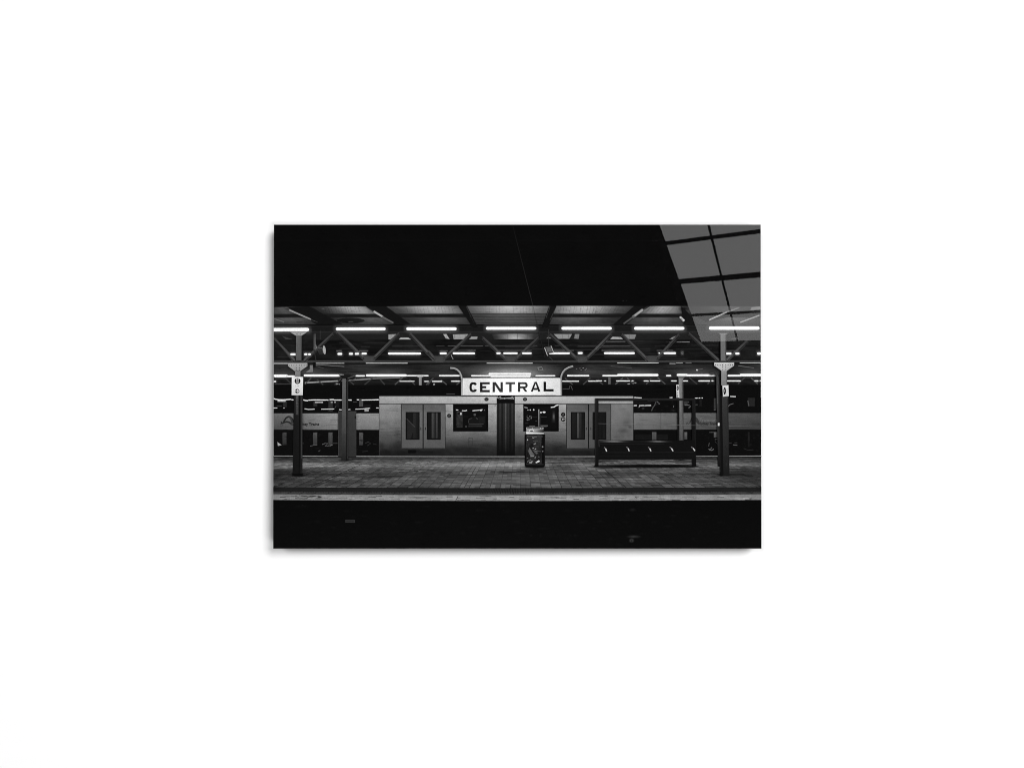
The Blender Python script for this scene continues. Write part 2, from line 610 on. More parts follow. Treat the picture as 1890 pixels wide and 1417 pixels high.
for (z, p, q) in [(zA, (490, 1000), (560, 930)), (zA, (620, 945), (690, 1003)), (zA, (815, 1005), (895, 925)), (zA, (960, 950), (1025, 1003)), (zA, (1140, 1003), (1230, 930)),
                  (zA, (1310, 945), (1360, 1003)), (zA, (1470, 1003), (1560, 920)), (zA, (1630, 945), (1690, 1005)), (zA, (1810, 1005), (1890, 930)), (zB, (0, 1005), (60, 930)), (zB, (140, 950), (205, 1003)),
                  (zB, (310, 1003), (355, 970)), (zB, (1490, 930), (1575, 1000)), (zB, (1690, 1000), (1770, 930)), (zB, (1850, 945), (1890, 985)), (zC, (0, 950), (75, 998)),
                  (zC, (210, 998), (290, 930)), (zC, (340, 930), (410, 998)), (zC, (545, 998), (600, 940)), (zC, (670, 925), (755, 997)), (zC, (1015, 925), (1100, 997)), (zC, (1215, 995), (1270, 940)),
                  (zC, (1545, 995), (1620, 925)), (zC, (1690, 930), (1760, 995)), (zN, (200, 1010), (300, 1105))]:
    roof.line(z(*p), z(*q), 1.9, rnd(55, 85))
roof.rect(X0, 710.2, X1, 733.5, 11)
for _ in range(60):
    roof.blob(rnd(510, 1400), rnd(712, 731), rnd(4, 16), rnd(1, 4), rnd(8, 17), 0.5, 8)
for (z, x, y, r) in [(zB, 60, 1000, 3), (zC, 425, 985, 3), (zC, 350, 992, 3), (zA, 850, 997, 3), (zB, 75, 995, 2)]:
    for k in range(3):
        roof.disc(*z(x + rnd(-16, 16), y + rnd(-4, 4)), 1.2, 0.8, 150, n=7)
roof.line(zB(200, 1103), zB(295, 1104), 0.8, 95, 0.8)
roof.path(zB((1465, 1048), (1540, 1048), (1545, 1015), (1560, 1020), (1575, 1060)), 1.0, 80)


def roof_beam(dark, hl=None, ht=150, extra=None):
    b = Ink('roof_beam', roof)
    b.poly(dark, 19)
    if hl:
        b.poly(hl, [ht * 0.45, ht * 0.35, ht * 0.30, ht][:len(hl)] if len(hl) == 4 else ht)
    if extra:
        for p, q, w, t in extra:
            b.line(p, q, w, t, 0.8)
    return b


roof_beam(zA((300, 160), (540, 152), (900, 345), (620, 345)), zA((245, 165), (310, 178), (560, 300), (635, 325)), 120,
          [(zA(320, 190), zA(555, 292), 2.6, 165), (zA(150, 285), zA(265, 322), 1.7, 120)])
roof_beam(zA((1165, 150), (1375, 150), (1650, 352), (1450, 345)), zA((1150, 152), (1235, 195), (1300, 250), (1240, 215)), 120,
          [(zA(1240, 205), zA(1340, 265), 3.4, 190), (zA(1330, 262), zA(1455, 332), 2.8, 105)])
roof_beam(zB((330, 146), (425, 146), (545, 380), (490, 380)), None, 0, [(zB(418, 150), zB(470, 265), 1.0, 62), (zB(440, 190), zB(500, 330), 0.8, 40)])
roof_beam(zB((1322, 146), (1400, 146), (1310, 380), (1240, 380)), None, 0, [(zB(1330, 150), zB(1285, 280), 0.8, 72), (zB(1380, 190), zB(1330, 300), 0.8, 72)])
roof_beam(zC((415, 147), (560, 148), (320, 355), (180, 355)), zC((560, 148), (610, 148), (520, 205), (490, 205)), 100,
          [(zC(510, 185), zC(400, 268), 4.0, 175), (zC(420, 255), zC(300, 340), 3.0, 85), (zC(600, 150), zC(520, 200), 1.4, 135)])
roof_beam(zC((925, 148), (1060, 270), (1100, 352), (955, 352)), None, 0, None)
b = roof_beam(zC((1040, 240), (1400, 215), (1800, 190), (1200, 320)), zC((1560, 155), (1640, 150), (1500, 205), (1420, 215)), 130,
              [(zC(1425, 212), zC(1230, 300), 2.6, 175), (zC(1560, 165), zC(1430, 210), 2.4, 125), (zC(1780, 248), zC(1570, 325), 2.2, 170)])
b.poly(zC((1690, 160), (1795, 150), (1795, 185), (1680, 195)), 115)
b.rect(*zC(1655, 198), *zC(1668, 222), 8)

# lights reflected from thin rails just above and below the truss
chord = Ink('bottom_chord', roof)
chord.rect(X0, 665.2, X1, 670.0, [56, 52, 52, 56])
chord.line((X0, 665.8), (X1, 665.6), 0.9, 66)
chord.line((X0, 670.3), (X1, 669.8), 1.2, 14)
for (z, x0, x1, y, t) in [(zA, 150, 310, 772, 200), (zA, 610, 920, 770, 165), (zA, 1155, 1610, 769, 190), (zB, 640, 1140, 769, 200), (zC, 230, 680, 766, 190), (zC, 800, 865, 773, 150),
                          (zC, 870, 945, 766, 150), (zC, 975, 1040, 766, 100), (zC, 1565, 1795, 766, 175)]:
    chord.line(z(x0, y), z(x1, y), 1.5, t)

for (z, p, q) in [(zA, (150, 500), (375, 740)), (zA, (485, 742), (800, 450)), (zA, (840, 430), (1160, 742)), (zA, (1215, 742), (1515, 450)), (zA, (1635, 450), (1900, 732)),
                  (zB, (0, 640), (85, 738)), (zB, (150, 742), (470, 455)), (zB, (595, 495), (865, 738)), (zB, (935, 742), (1205, 495)), (zB, (1325, 455), (1645, 740)),
                  (zB, (1700, 742), (1900, 555)), (zC, (0, 620), (165, 450)), (zC, (280, 458), (565, 738)), (zC, (648, 738), (905, 460)), (zC, (1010, 450), (1335, 742)), (zC, (1425, 738), (1650, 530))]:
    br = Ink('truss_brace', roof)
    P, Q = z(*p), z(*q)
    t = rnd(66, 82)
    up = P if P[1] < Q[1] else Q
    br.line(up, Q if up is P else P, 6.0, [t * 0.66, t * 1.08])
    dy = 2.3
    br.line((P[0], P[1] + dy), (Q[0], Q[1] + dy), 1.3, 22, 0.85)
    br.line((P[0], P[1] - dy), (Q[0], Q[1] - dy), 0.9, 95, 0.55)
for (z, cx) in [(zA, 1190), (zB, 125), (zB, 900), (zB, 1675), (zC, 610)]:
    g = Ink('gusset_plate', roof)
    g.poly(z((cx - 75, 690), (cx + 75, 690), (cx + 40, 760), (cx - 40, 760)), [62, 58, 70, 72])
    for s in (-1, 1):
        for k in range(2):
            g.disc(*z(cx + s * (60 - 14 * k), 712 + 16 * k), 0.8, 0.8, 25, n=8)

# ---- fluorescent tubes, one print shape each
TUBES = [(505, 571, 608.3, 6.4), (620, 712, 607, 5.4), (750, 843, 606.9, 5.6), (896.8, 990, 606, 5.2), (1036, 1129, 606, 5.4), (1170, 1263, 606, 5.5), (1308, 1401.5, 605.6, 6.2)]
for x0, x1, y, h in TUBES:
    t = Ink('printed_tube_light')
    t.grid([(x0 - 6, y - 10), (x1 + 6, y - 10), (x1 + 6, y + 11), (x0 - 6, y + 11)], 10, 8, lambda u, v: 130,
           lambda u, v: 0.62 * max(0, 1 - abs(2 * v - 1)) ** 1.6 * min(1, 8 * min(u, 1 - u)))
    t.pill(x0 if x0 > 506 else 500, x1, y + (0.3 if x0 < 700 else 0), h, 254, y)


def tube(z, x0, x1, y, th, t=252):
    k = Ink('printed_tube_light')
    a, b = z(x0, y), z(x1, y)
    s = z(0, th)[1] - z(0, 0)[1]
    k.grid([(a[0] - 2.5, a[1] - 1.5 * s), (b[0] + 2.5, b[1] - 1.5 * s), (b[0] + 2.5, b[1] + 1.5 * s), (a[0] - 2.5, a[1] + 1.5 * s)], 4, 6, lambda u, v: 120,
           lambda u, v: 0.55 * max(0, 1 - abs(2 * v - 1)) ** 1.4 * min(1, 4 * min(u, 1 - u)))
    k.pill(a[0], b[0], a[1], s, t, b[1])


for z, x0, x1, y, th in [(zA, 332, 402, 673, 24), (zA, 483, 520, 672, 23), (zA, 525, 556, 672, 22), (zA, 845, 898, 668, 24), (zA, 970, 1015, 667, 23), (zA, 1035, 1080, 667, 22),
                         (zA, 1108, 1165, 665, 22), (zA, 1395, 1757, 664, 24), (zB, 128, 205, 662, 22), (zB, 270, 514, 662, 22), (zB, 745, 792, 661, 20), (zB, 820, 978, 661, 20), (zB, 1025, 1130, 661, 20), (zB, 1318, 1545, 661, 20),
                         (zB, 1632, 1685, 659, 22), (zC, 85, 422, 660, 23), (zC, 680, 696, 659, 14), (zC, 735, 870, 660, 22), (zC, 1405, 1475, 664, 24), (zC, 1515, 1562, 664, 24), (zC, 1752, 1796, 664, 28),
                         (zC, 932, 944, 657, 22)]:
    tube(z, x0, x1, y, th)
for z, x0, x1, y, th in [(zA, 150, 306, 907, 30), (zA, 296, 400, 911, 19), (zA, 478, 922, 903, 25), (zA, 1043, 1147, 907, 15), (zA, 1602, 1838, 905, 13), (zA, 1155, 1602, 902, 26),
                         (zB, 120, 362, 905, 15), (zB, 470, 690, 906, 15), (zB, 660, 1125, 886, 22), (zB, 680, 1118, 910, 19), (zB, 1170, 1387, 906, 14), (zB, 1515, 1757, 905, 15),
                         (zC, 68, 240, 905, 15), (zC, 228, 680, 898, 25), (zC, 763, 818, 905, 15), (zC, 878, 1000, 897, 25), (zC, 980, 1305, 900, 22), (zC, 1432, 1580, 905, 18), (zC, 1562, 1800, 898, 27)]:
    tube(z, x0, x1, y, th)
for z, x0, x1, y, th in [(zA, 150, 178, 968, 14), (zA, 1520, 1685, 966, 9), (zA, 1790, 1840, 967, 10), (zB, 45, 155, 967, 12), (zB, 253, 357, 965, 12), (zB, 1458, 1645, 965, 11), (zB, 1745, 1855, 964, 11),
                         (zC, 0, 65, 961, 10), (zC, 90, 106, 962, 10), (zC, 218, 368, 962, 11), (zC, 385, 408, 961, 10), (zC, 518, 572, 962, 11), (zC, 588, 700, 962, 11), (zC, 818, 878, 962, 12), (zC, 940, 1000, 962, 12),
                         (zC, 1113, 1240, 962, 13), (zC, 1256, 1278, 961, 13), (zC, 1415, 1575, 962, 13), (zC, 1723, 1768, 962, 15), (zC, 1780, 1796, 960, 10)]:
    tube(z, x0, x1, y, th, 235)

# small fittings under the roof
far_post = Ink('printed_far_post')
far_post.rect(*zA(1733, 915), *zA(1762, 1008), 135)
far_post.poly(zA((1700, 908), (1790, 908), (1762, 928), (1733, 928)), 150)
far_post = Ink('printed_far_post')
far_post.rect(*zC(132, 920), *zC(158, 998), 88)
hanger = Ink('printed_hanging_rail')
hanger.rect(*zA(585, 450), *zA(610, 620), [55, 70, 95, 70])
hanger.line(zA(590, 620), zA(612, 740), 1.6, 45)
hanger.line(zA(657, 410), zA(657, 510), 0.8, 70)
speaker = Ink('printed_loudspeaker', None, 'round-faced loudspeaker hanging beside the left front column')
speaker.poly(zN((760, 520), (860, 495), (870, 595), (800, 600)), 52)
speaker.line(zN(780, 500), zN(850, 490), 1.0, 105)
for k in range(3):
    speaker.line(zN(795 + k * 20, 525), zN(805 + k * 20, 592), 0.7, 30)
speaker.poly([zN(888 + 26 * math.cos(t) * 1.0 + 8 * math.sin(t), 528 + 76 * math.sin(t)) for t in [i * math.pi / 10 for i in range(20)]], 165)
speaker.line(zN(740, 440), zN(755, 500), 1.1, 130)
jb = Ink('printed_cable_box')
jb.poly(zA((545, 790), (578, 790), (580, 865), (500, 870), (545, 835)), 115)
jb.rect(*zA(580, 760), *zA(608, 815), 16)
cam_i = Ink('printed_security_camera')
cam_i.poly(zB((1275, 590), (1350, 580), (1370, 655), (1300, 665)), 62)
cam_i.poly(zB((1290, 600), (1340, 595), (1350, 640), (1300, 645)), 90)
cam_i.line(zB(1270, 600), zB(1302, 688), 1.2, 190)
cam_i.line(zB(1340, 580), zB(1372, 660), 1.2, 175)
cam_i.line(zB(1315, 400), zB(1315, 585), 0.8, 60)
cam_i.line(zB(1310, 690), zB(1360, 735), 0.9, 60)
cam_i = Ink('printed_security_camera')
cam_i.poly(zB((1190, 812), (1240, 805), (1258, 845), (1200, 850)), 115)
cam_i.poly(zB((1205, 822), (1238, 815), (1245, 838), (1212, 842)), 70)
cam_i = Ink('printed_security_camera')
cam_i.poly(zC((905, 270), (922, 258), (968, 303), (950, 318)), 195)
cam_i.line(zC(920, 280), zC(945, 300), 0.8, 90)
cam_i = Ink('printed_security_camera')
cam_i.disc(*zC(1100, 843), 1.9, 1.5, 215, n=10)
cam_i.line(zC(1105, 840), zC(1165, 828), 1.4, 85)
chain = Ink('printed_hanging_chain')
for x, y in [(720, 655), (735, 690), (750, 720)]:
    chain.line(zS(x + 375, y + 55), zS(x + 388, y + 80), 1.0, 170)
wire2 = Ink('printed_overhead_wire')
wire2.line((984, 566), (1006, 662), 0.8, 44, 0.6)
dome = Ink('printed_dome_lamp')
dome.blob(*zB(1670, 840), 9, 5, 48, 0.7)
for x, y in [(1620, 830), (1655, 825), (1668, 845), (1690, 822), (1712, 840), (1725, 828)]:
    dome.disc(*zB(x, y), 0.9, 0.7, rnd(110, 170), n=7)

# ---- trains
YB0, YB1 = 762.6, 792.6


def carriage(x0, x1, label):
    c = Ink('printed_train_carriage', None, label)
    c.rect(x0, 733.3, x1, 841.5, 12)
    return c


# left carriage
ca = carriage(X0, 917.5, 'pale train carriage left of the gangway')
ca.grid([(X0, YB0), (700, YB0), (700, YB1 + 0.3), (X0, YB1)], 14, 6, lambda u, v: (104 + 42 * min(1, u * 1.6)) - 30 * v - 4 * math.sin(u * 9) + rnd(-4, 4))
for _ in range(40):
    x, y = rnd(510, 690), rnd(765, 790)
    ca.line((x, y), (x + rnd(5, 20), y), 0.9, rnd(90, 140), 0.25)


def streaks(part, lst, w, t=235):
    for z, pts in lst:
        part.path(z(*pts), w, t)


uw = Ink('upper_window', ca)
uw.rect(X0, 735, 700, 762.2, 11)
for x0, x1, y0, y1, t in [(170, 235, 100, 200, 40), (700, 765, 95, 185, 46), (960, 1035, 60, 275, 44), (1495, 1565, 60, 190, 72), (1080, 1150, 60, 200, 24), (1575, 1700, 150, 215, 22)]:
    uw.rect(*zP(x0, y0), *zP(x1, y1), t)
streaks(uw, [(zP, [(0, 50), (40, 62), (90, 70), (180, 72), (250, 68), (310, 62)]), (zP, [(75, 72), (150, 78), (180, 72)]), (zP, [(315, 70), (385, 76)]),
             (zP, [(520, 72), (560, 84), (605, 88)]), (zP, [(610, 78), (700, 74), (960, 76)]), (zP, [(980, 70), (1050, 68), (1060, 76), (1200, 76)]), (zP, [(1305, 75), (1365, 77)]),
             (zP, [(1455, 72), (1492, 72)]), (zP, [(1540, 76), (1700, 74), (1835, 70)])], 1.9)
streaks(uw, [(zP, [(75, 98), (215, 98)]), (zP, [(725, 117), (865, 117)]), (zP, [(0, 214), (70, 214)]), (zP, [(545, 228), (610, 240), (720, 235)]), (zP, [(835, 236), (1060, 232)]), (zP, [(1145, 242), (1200, 248)]),
             (zP, [(1305, 243), (1342, 240)]), (zP, [(1430, 236), (1560, 230), (1685, 218)]), (zP, [(1790, 213), (1835, 214)])], 1.5, 215)
streaks(uw, [(zP, [(1000, 116), (1035, 116)]), (zP, [(1060, 116), (1090, 114)]), (zP, [(175, 216), (198, 216)])], 1.5, 180)
streaks(uw, [(zP, [(60, 185), (150, 185)]), (zP, [(1390, 110), (1460, 108)]), (zP, [(1070, 215), (1095, 180)])], 0.9, 75)
uw.poly(zP((1590, 235), (1665, 232), (1660, 275), (1588, 278)), 150)
lw = Ink('lower_window', ca)
lw.rect(X0, YB1 + 0.4, 700, 839.5, 12)
lw.line((X0, YB1 + 1.2), (700, YB1 + 1.4), 1.4, 6)
for x0, x1, t in [(160, 230, 66), (692, 765, 78), (960, 1032, 78), (1495, 1565, 82)]:
    a, b = zP(x0, 640), zP(x1, 860)
    lw.grid([a, (b[0], a[1]), b, (a[0], b[1])], 4, 4, lambda u, v: t * (1 - 0.35 * v) + rnd(-5, 5))
lw.poly(zP((72, 805), (145, 860), (80, 875)), 165)
for pts, t in [([(640, 880), (700, 862), (765, 855)], 85), ([(850, 850), (900, 830), (950, 828), (900, 880), (970, 870)], 95), ([(980, 875), (1030, 855)], 110), ([(1040, 830), (1120, 828)], 60),
               ([(785, 970), (820, 950)], 70), ([(1550, 975), (1650, 962)], 40), ([(1600, 830), (1650, 805), (1700, 830), (1640, 870)], 50), ([(500, 830), (530, 832)], 60), ([(1740, 840), (1800, 850)], 40)]:
    lw.path(zP(*pts), 1.2, t)
for _ in range(60):
    lw.blob(rnd(508, 698), rnd(797, 836), rnd(2, 7), rnd(1, 3), rnd(10, 34), 0.45, 8)

em = Ink('emblem', ca)
em.path(zH((360, 830), (385, 770), (440, 690), (500, 645), (550, 632), (600, 650), (650, 700), (685, 770), (690, 850)), 3.0, 38)
em.path(zH((560, 640), (610, 700), (640, 780), (650, 850), (620, 930)), 3.2, 58)
em.path(zH((270, 820), (290, 860), (340, 858), (400, 825), (480, 810), (560, 835), (610, 880)), 2.8, 38)
em.path(zH((235, 905), (300, 890), (330, 930)), 1.5, 66)
em.path(zH((640, 900), (680, 920), (730, 905)), 1.7, 46)
let = Ink('lettering', ca)
let.text('Syd', 549.6, 784.8, 5.0, 40, fit=9.4, bold=0.012)
let.text('ney', 559.8, 784.8, 5.0, 24, fit=9.0, bold=0.03)
let.text('Trains', 570.4, 784.8, 5.2, 22, fit=19.4, bold=0.03)

# centre saloon end of the left carriage
XL, XR = 700.0, 917.5


def body_tone(x, y):
    ys = [745, 765, 785, 800, 812, 822, 832, 841]
    ts = [166, 154, 128, 108, 84, 56, 40, 32]
    t = ts[-1]
    for i in range(7):
        if y <= ys[i + 1]:
            t = ts[i] + (ts[i + 1] - ts[i]) * (y - ys[i]) / (ys[i + 1] - ys[i])
            break
    t *= 1.0 - 0.20 * abs((x - 935) / 235.0) ** 1.6
    return t * (1 + 0.05 * math.sin(x * 0.09 + 1.0) + 0.035 * math.sin(y * 0.31 + x * 0.02))


def body(part, x0, x1):
    part.grid([(x0, 731.2), (x1, 731.2), (x1, 745.3), (x0, 745.3)], 12, 3,
              lambda u, v: (194 - 26 * v) * (0.86 + 0.16 * (1 - abs((x0 + u * (x1 - x0) - 935) / 235.0))) + rnd(-4, 4))
    part.grid([(x0, 745.3), (x1, 745.3), (x1, 840.2), (x0, 840.2)], 26, 24,
              lambda u, v: body_tone(x0 + u * (x1 - x0), 745.3 + v * 95) + rnd(-4, 4))
    part.line((x0, 745.3), (x1, 745.3), 1.2, 46)
    part.line((x0, 731.6), (x1, 731.6), 1.2, 175, 0.7)
    for _ in range(60):
        y = rnd(750, 835)
        x = rnd(x0, x1 - 12)
        part.line((x, y), (x + rnd(6, 25), y + rnd(-0.5, 0.5)), rnd(0.8, 2.2), body_tone(x, y) * rnd(0.84, 1.2), 0.22)


body(ca, XL, XR)
for bx, by, rx, ry, t, al in [(722, 768, 20, 30, 168, 0.4), (716, 815, 14, 16, 110, 0.3), (830, 780, 9, 30, 160, 0.35), (909, 775, 9, 30, 165, 0.4), (870, 806, 34, 10, 125, 0.35),
                              (852, 828, 40, 8, 34, 0.4), (780, 834, 50, 7, 26, 0.45), (712, 834, 14, 8, 26, 0.5), (735, 800, 8, 14, 78, 0.35), (826, 812, 10, 9, 120, 0.25), (900, 822, 18, 8, 44, 0.35)]:
    ca.blob(bx, by, rx, ry, t, al, 14)
for _ in range(70):
    x, y = rnd(702, 905), rnd(748, 832)
    ca.blob(x, y, rnd(2, 8), rnd(0.8, 3), body_tone(x, y) * random.choice((0.72, 1.25)), 0.22, 8)
ca.line((700.3, 731), (700.3, 840), 0.8, 70, 0.8)
ca.rect(753.5, 829.8, 768, 836, 12)
ca.path([(865.4, 808), (871.8, 808), (871.8, 824.3), (865.4, 824.3), (865.4, 808)], 0.8, 48)
ca.line((865.5, 816), (871.5, 816), 0.7, 55)
ca.disc(898, 736.7, 4.0, 3.4, 34)
ca.disc(898, 736.2, 2.4, 1.8, 60)
ca.disc(917 - 3, 748, 1.3, 1.0, 70, 0.6, 8)


def door(parent, x0, x1, y0, y1, mid, wins, dull=0.0):
    d = Ink('door', parent)
    d.grid([(x0, y0), (x1, y0), (x1, y1), (x0, y1)], 8, 10, lambda u, v: (108 - 20 * v) * (1 - dull * u) * (0.97 if v > 0.1 else 0.86) + rnd(-3, 3))
    d.line((x0, y0), (x0, y1 + 1), 1.3, 34)
    d.line((x1, y0), (x1, y1 + 1), 1.1, 38)
    d.line((x0, y0 + 0.5), (x1, y0 + 0.5), 1.1, 40)
    d.line((mid, y0), (mid, y1 + 1.5), 2.0, 18)
    d.line((x0, y1 + 0.6), (x1, y1 + 0.6), 0.9, 55, 0.8)
    for s in (-4.2, 4.2):
        d.rect(mid + s - 0.7, 788.2, mid + s + 0.7, 793.2, 32)
    for (a, b, c_, e_, bars) in wins:
        d.rect(a, c_, b, e_, 14)
        d.rect(a + 1.8, c_ + 1.6, b - 1.8, e_ - 2, [22, 20, 26, 18])
        for (bx, bw, bt) in bars:
            d.rect(bx, c_ + 2, bx + bw, e_ - 3, [bt, bt * 0.9, bt * 0.7, bt * 0.8])
    return d


dL = door(ca, 741, 822, 745.7, 826.4, 781.2,
          [(749, 774.8, 760, 811.2, [(763, 6, 42), (770, 3, 30)]), (788, 813.8, 760, 811.2, [(792, 2, 24), (797, 4, 72), (801.5, 2.5, 50), (805, 3, 70)])])
dL.poly(zD((1605, 330), (1690, 400), (1640, 530), (1605, 530)), 40, 0.8)
dL.line(zD(1600, 310), zD(1690, 400), 1.4, 60)
ac = Ink('access_symbol', ca)


def symbol(part, cx, cy, r, kind):
    part.disc(cx, cy, r, r, 20)
    if kind == 'chair':
        part.disc(cx - 0.1, cy - r * 0.55, 0.55, 0.55, 120, n=8)
        part.line((cx - 0.2, cy - r * 0.4), (cx, cy + 0.3), 0.8, 120)
        part.path([(cx - 1.2, cy + 0.2), (cx - 0.8, cy + 1.7), (cx + 0.8, cy + 1.6), (cx + 1.2, cy + 0.4)], 0.6, 120)
    elif kind == 'arrow_left':
        part.line((cx - 2.4, cy), (cx + 3.2, cy), 1.0, 175)
        part.path([(cx + 0.2, cy - 2.2), (cx - 2.3, cy), (cx + 0.2, cy + 2.2)], 1.0, 175)
    elif kind == 'arrow_right':
        part.line((cx - 4.3, cy), (cx + 2.8, cy), 1.3, 205)
        part.path([(cx - 0.2, cy - 3.0), (cx + 3.0, cy), (cx - 0.2, cy + 3.0)], 1.4, 205)
    elif kind == 'train':
        part.pill(cx - 2.8, cx + 2.8, cy + 0.9, 6.0, 165)
        part.rect(cx - 2.2, cy - 4.2, cx + 2.2, cy - 1.6, 190)
        part.line((cx - 2.2, cy - 0.1), (cx + 2.2, cy - 0.1), 1.0, 30)
        part.line((cx, cy - 4.2), (cx, cy - 1.2), 0.8, 30)
        part.line((cx - 1.5, cy + 2.6), (cx + 1.5, cy + 2.6), 0.7, 70)
        part.line((cx - 1.5, cy + 4.3), (cx + 1.5, cy + 4.3), 0.7, 150)


symbol(ac, 829.2, 767, 3.7, 'chair')
wl = Ink('window', ca)
wl.rect(836.5, 745.6, 901.2, 795.8, 9)
wl.rect(840, 751, 897, 791, [13, 16, 14, 12])
wl.grid(zO((155, 160), (250, 170), (250, 385), (150, 385)), 5, 8, lambda u, v: 52 + rnd(-10, 10) - 14 * v)
wl.poly(zO((165, 185), (205, 180), (215, 215), (170, 215)), 18)
wl.disc(*zO(222, 200), 1.6, 2.4, 190, n=10)
streaks(wl, [(zO, [(145, 138), (180, 142)]), (zO, [(240, 150), (290, 154), (320, 145)]), (zO, [(405, 152), (500, 145), (565, 134)])], 1.5, 225)
wl.disc(*zO(540, 146), 1.7, 1.3, 245, n=8)
wl.disc(*zO(595, 144), 0.9, 0.8, 110, n=8)
wl.disc(*zO(442, 215), 2.4, 2.2, 78, n=10)
wl.poly(zO((340, 290), (400, 260), (440, 235), (490, 270), (500, 350), (350, 355)), 22)
wl.path(zO((340, 345), (350, 285), (400, 270)), 1.1, 62)
wl.path(zO((460, 270), (490, 280)), 1.2, 80)
wl.rect(*zO(500, 240), *zO(600, 350), 26)
wl.line(zO(345, 360), zO(580, 362), 1.2, 60)
wl.line(zO(340, 400), zO(560, 398), 1.6, 52)
wl.line(zO(345, 378), zO(560, 380), 0.8, 34)
wl.line(zO(155, 403), zO(250, 402), 1.4, 70)
wl.disc(*zO(303, 402), 1.9, 1.1, 80, n=8)
wl.line(zO(260, 245), zO(340, 243), 0.8, 38)

# right carriage
cb = carriage(950.0, X1, 'pale train carriage right of the gangway, behind the bench')
cb.grid([(1168, 762), (X1, 762), (X1, YB1 - 0.4), (1168, YB1)], 16, 6, lambda u, v: 122 - 50 * u - 20 * v + rnd(-4, 4))
for _ in range(30):
    x, y = rnd(1172, 1390), rnd(764, 789)
    cb.line((x, y), (x + rnd(5, 20), y), 0.9, rnd(55, 100), 0.22)
cb.line((1219.3, 762), (1219.3, 792), 0.8, 62)
uw = Ink('upper_window', cb)
uw.rect(1168, 733.6, X1, 761.6, 11)
for x0, x1, y0, y1, t in [(790, 840, 105, 180, 52), (1215, 1262, 75, 220, 52), (1700, 1800, 70, 190, 34), (1010, 1045, 75, 190, 22), (70, 320, 110, 160, 20)]:
    uw.rect(*zQ(x0, y0), *zQ(x1, y1), t)
streaks(uw, [(zQ, [(65, 64), (130, 68), (185, 70)]), (zQ, [(585, 67), (625, 65)]), (zQ, [(945, 76), (985, 73)]), (zQ, [(998, 74), (1022, 71)]), (zQ, [(1040, 73), (1058, 71)]), (zQ, [(1450, 50), (1530, 52)])], 1.5, 235)
streaks(uw, [(zQ, [(65, 181), (118, 179)]), (zQ, [(150, 205), (150, 180), (320, 178)])], 1.6, 225)
streaks(uw, [(zQ, [(800, 174), (868, 174)]), (zQ, [(1412, 205), (1440, 168), (1495, 150)]), (zQ, [(640, 180), (640, 205)])], 1.2, 105)
for pts, t in [([(325, 255), (350, 200), (370, 180), (390, 120)], 70), ([(400, 115), (440, 160)], 90), ([(270, 112), (410, 115)], 60), ([(855, 215), (885, 185)], 90), ([(845, 140), (860, 120)], 60), ([(1700, 110), (1715, 185)], 75),
               ([(1215, 240), (1250, 235)], 85), ([(1262, 210), (1268, 190)], 95), ([(945, 168), (985, 168)], 60)]:
    uw.path(zQ(*pts), 1.9, t)
uw.blob(*zQ(205, 220), 3.5, 3, 62, 0.9)
for _ in range(30):
    uw.blob(rnd(1172, 1245), rnd(739, 759), rnd(2, 5), rnd(1, 2.5), rnd(18, 48), 0.5, 8)
lw = Ink('lower_window', cb)
lw.rect(1168, YB1 + 0.2, X1, 839, 11)
for x0, x1, y1, t in [(332, 395, 670, 84), (795, 835, 662, 92), (1215, 1270, 635, 92), (1700, 1725, 770, 30)]:
    a, b = zQ(x0, 558), zQ(x1, y1)
    lw.grid([a, (b[0], a[1]), b, (a[0], b[1])], 4, 4, lambda u, v: t * (1 - 0.25 * v) + rnd(-5, 5))
lw.rect(*zQ(90, 590), *zQ(325, 665), 20)
lw.rect(*zQ(400, 590), *zQ(560, 665), 22)
for pts, t in [([(1150, 562), (1215, 562)], 85), ([(1230, 665), (1300, 650), (1370, 625)], 80), ([(1140, 760), (1150, 710)], 80), ([(1140, 800), (1180, 820), (1215, 800)], 120), ([(1150, 815), (1190, 775)], 105),
               ([(1230, 690), (1290, 750)], 55), ([(1490, 738), (1550, 748)], 105), ([(1425, 712), (1470, 715)], 50), ([(1510, 712), (1550, 710)], 55), ([(1640, 790), (1700, 815), (1780, 810)], 40)]:
    lw.path(zQ(*pts), 1.1, t)
for _ in range(50):
    lw.blob(rnd(1290, 1400), rnd(797, 836), rnd(2, 6), rnd(1, 3), rnd(10, 32), 0.5, 8)
em = Ink('emblem', cb)
em.poly(zJ((470, 590), (540, 520), (620, 540), (690, 590), (740, 680), (785, 800), (720, 800), (640, 720), (520, 640), (440, 760), (400, 770)), 52)
em.path(zJ((305, 800), (335, 740), (380, 800)), 1.7, 60)
let = Ink('lettering', cb)
let.text('Transport', 1290.6, 777.4, 5.8, 122, fit=32.0, a=0.8, bold=0.01)
let.text('Sydney Trains', 1291.0, 783.6, 5.2, 34, fit=32.0, bold=0.014)
body(cb, 950.0, 1168.6)
cb.grid([(1127, 745.5), (1168.6, 745.5), (1168.6, 838), (1127, 838)], 8, 10, lambda u, v: 112 - 22 * v + 6 * math.sin(5 * v + 3 * u) + rnd(-4, 4))
for bx, by, rx, ry, t, al in [(958, 775, 9, 30, 160, 0.4), (1146, 766, 18, 16, 140, 0.4), (1150, 795, 16, 6, 62, 0.35), (1142, 806, 12, 6, 112, 0.3), (1020, 806, 20, 9, 112, 0.3),
                              (1030, 828, 26, 8, 34, 0.4), (960, 826, 9, 10, 40, 0.35), (1070, 834, 40, 7, 26, 0.4), (1157, 780, 9, 10, 84, 0.3)]:
    cb.blob(bx, by, rx, ry, t, al, 14)
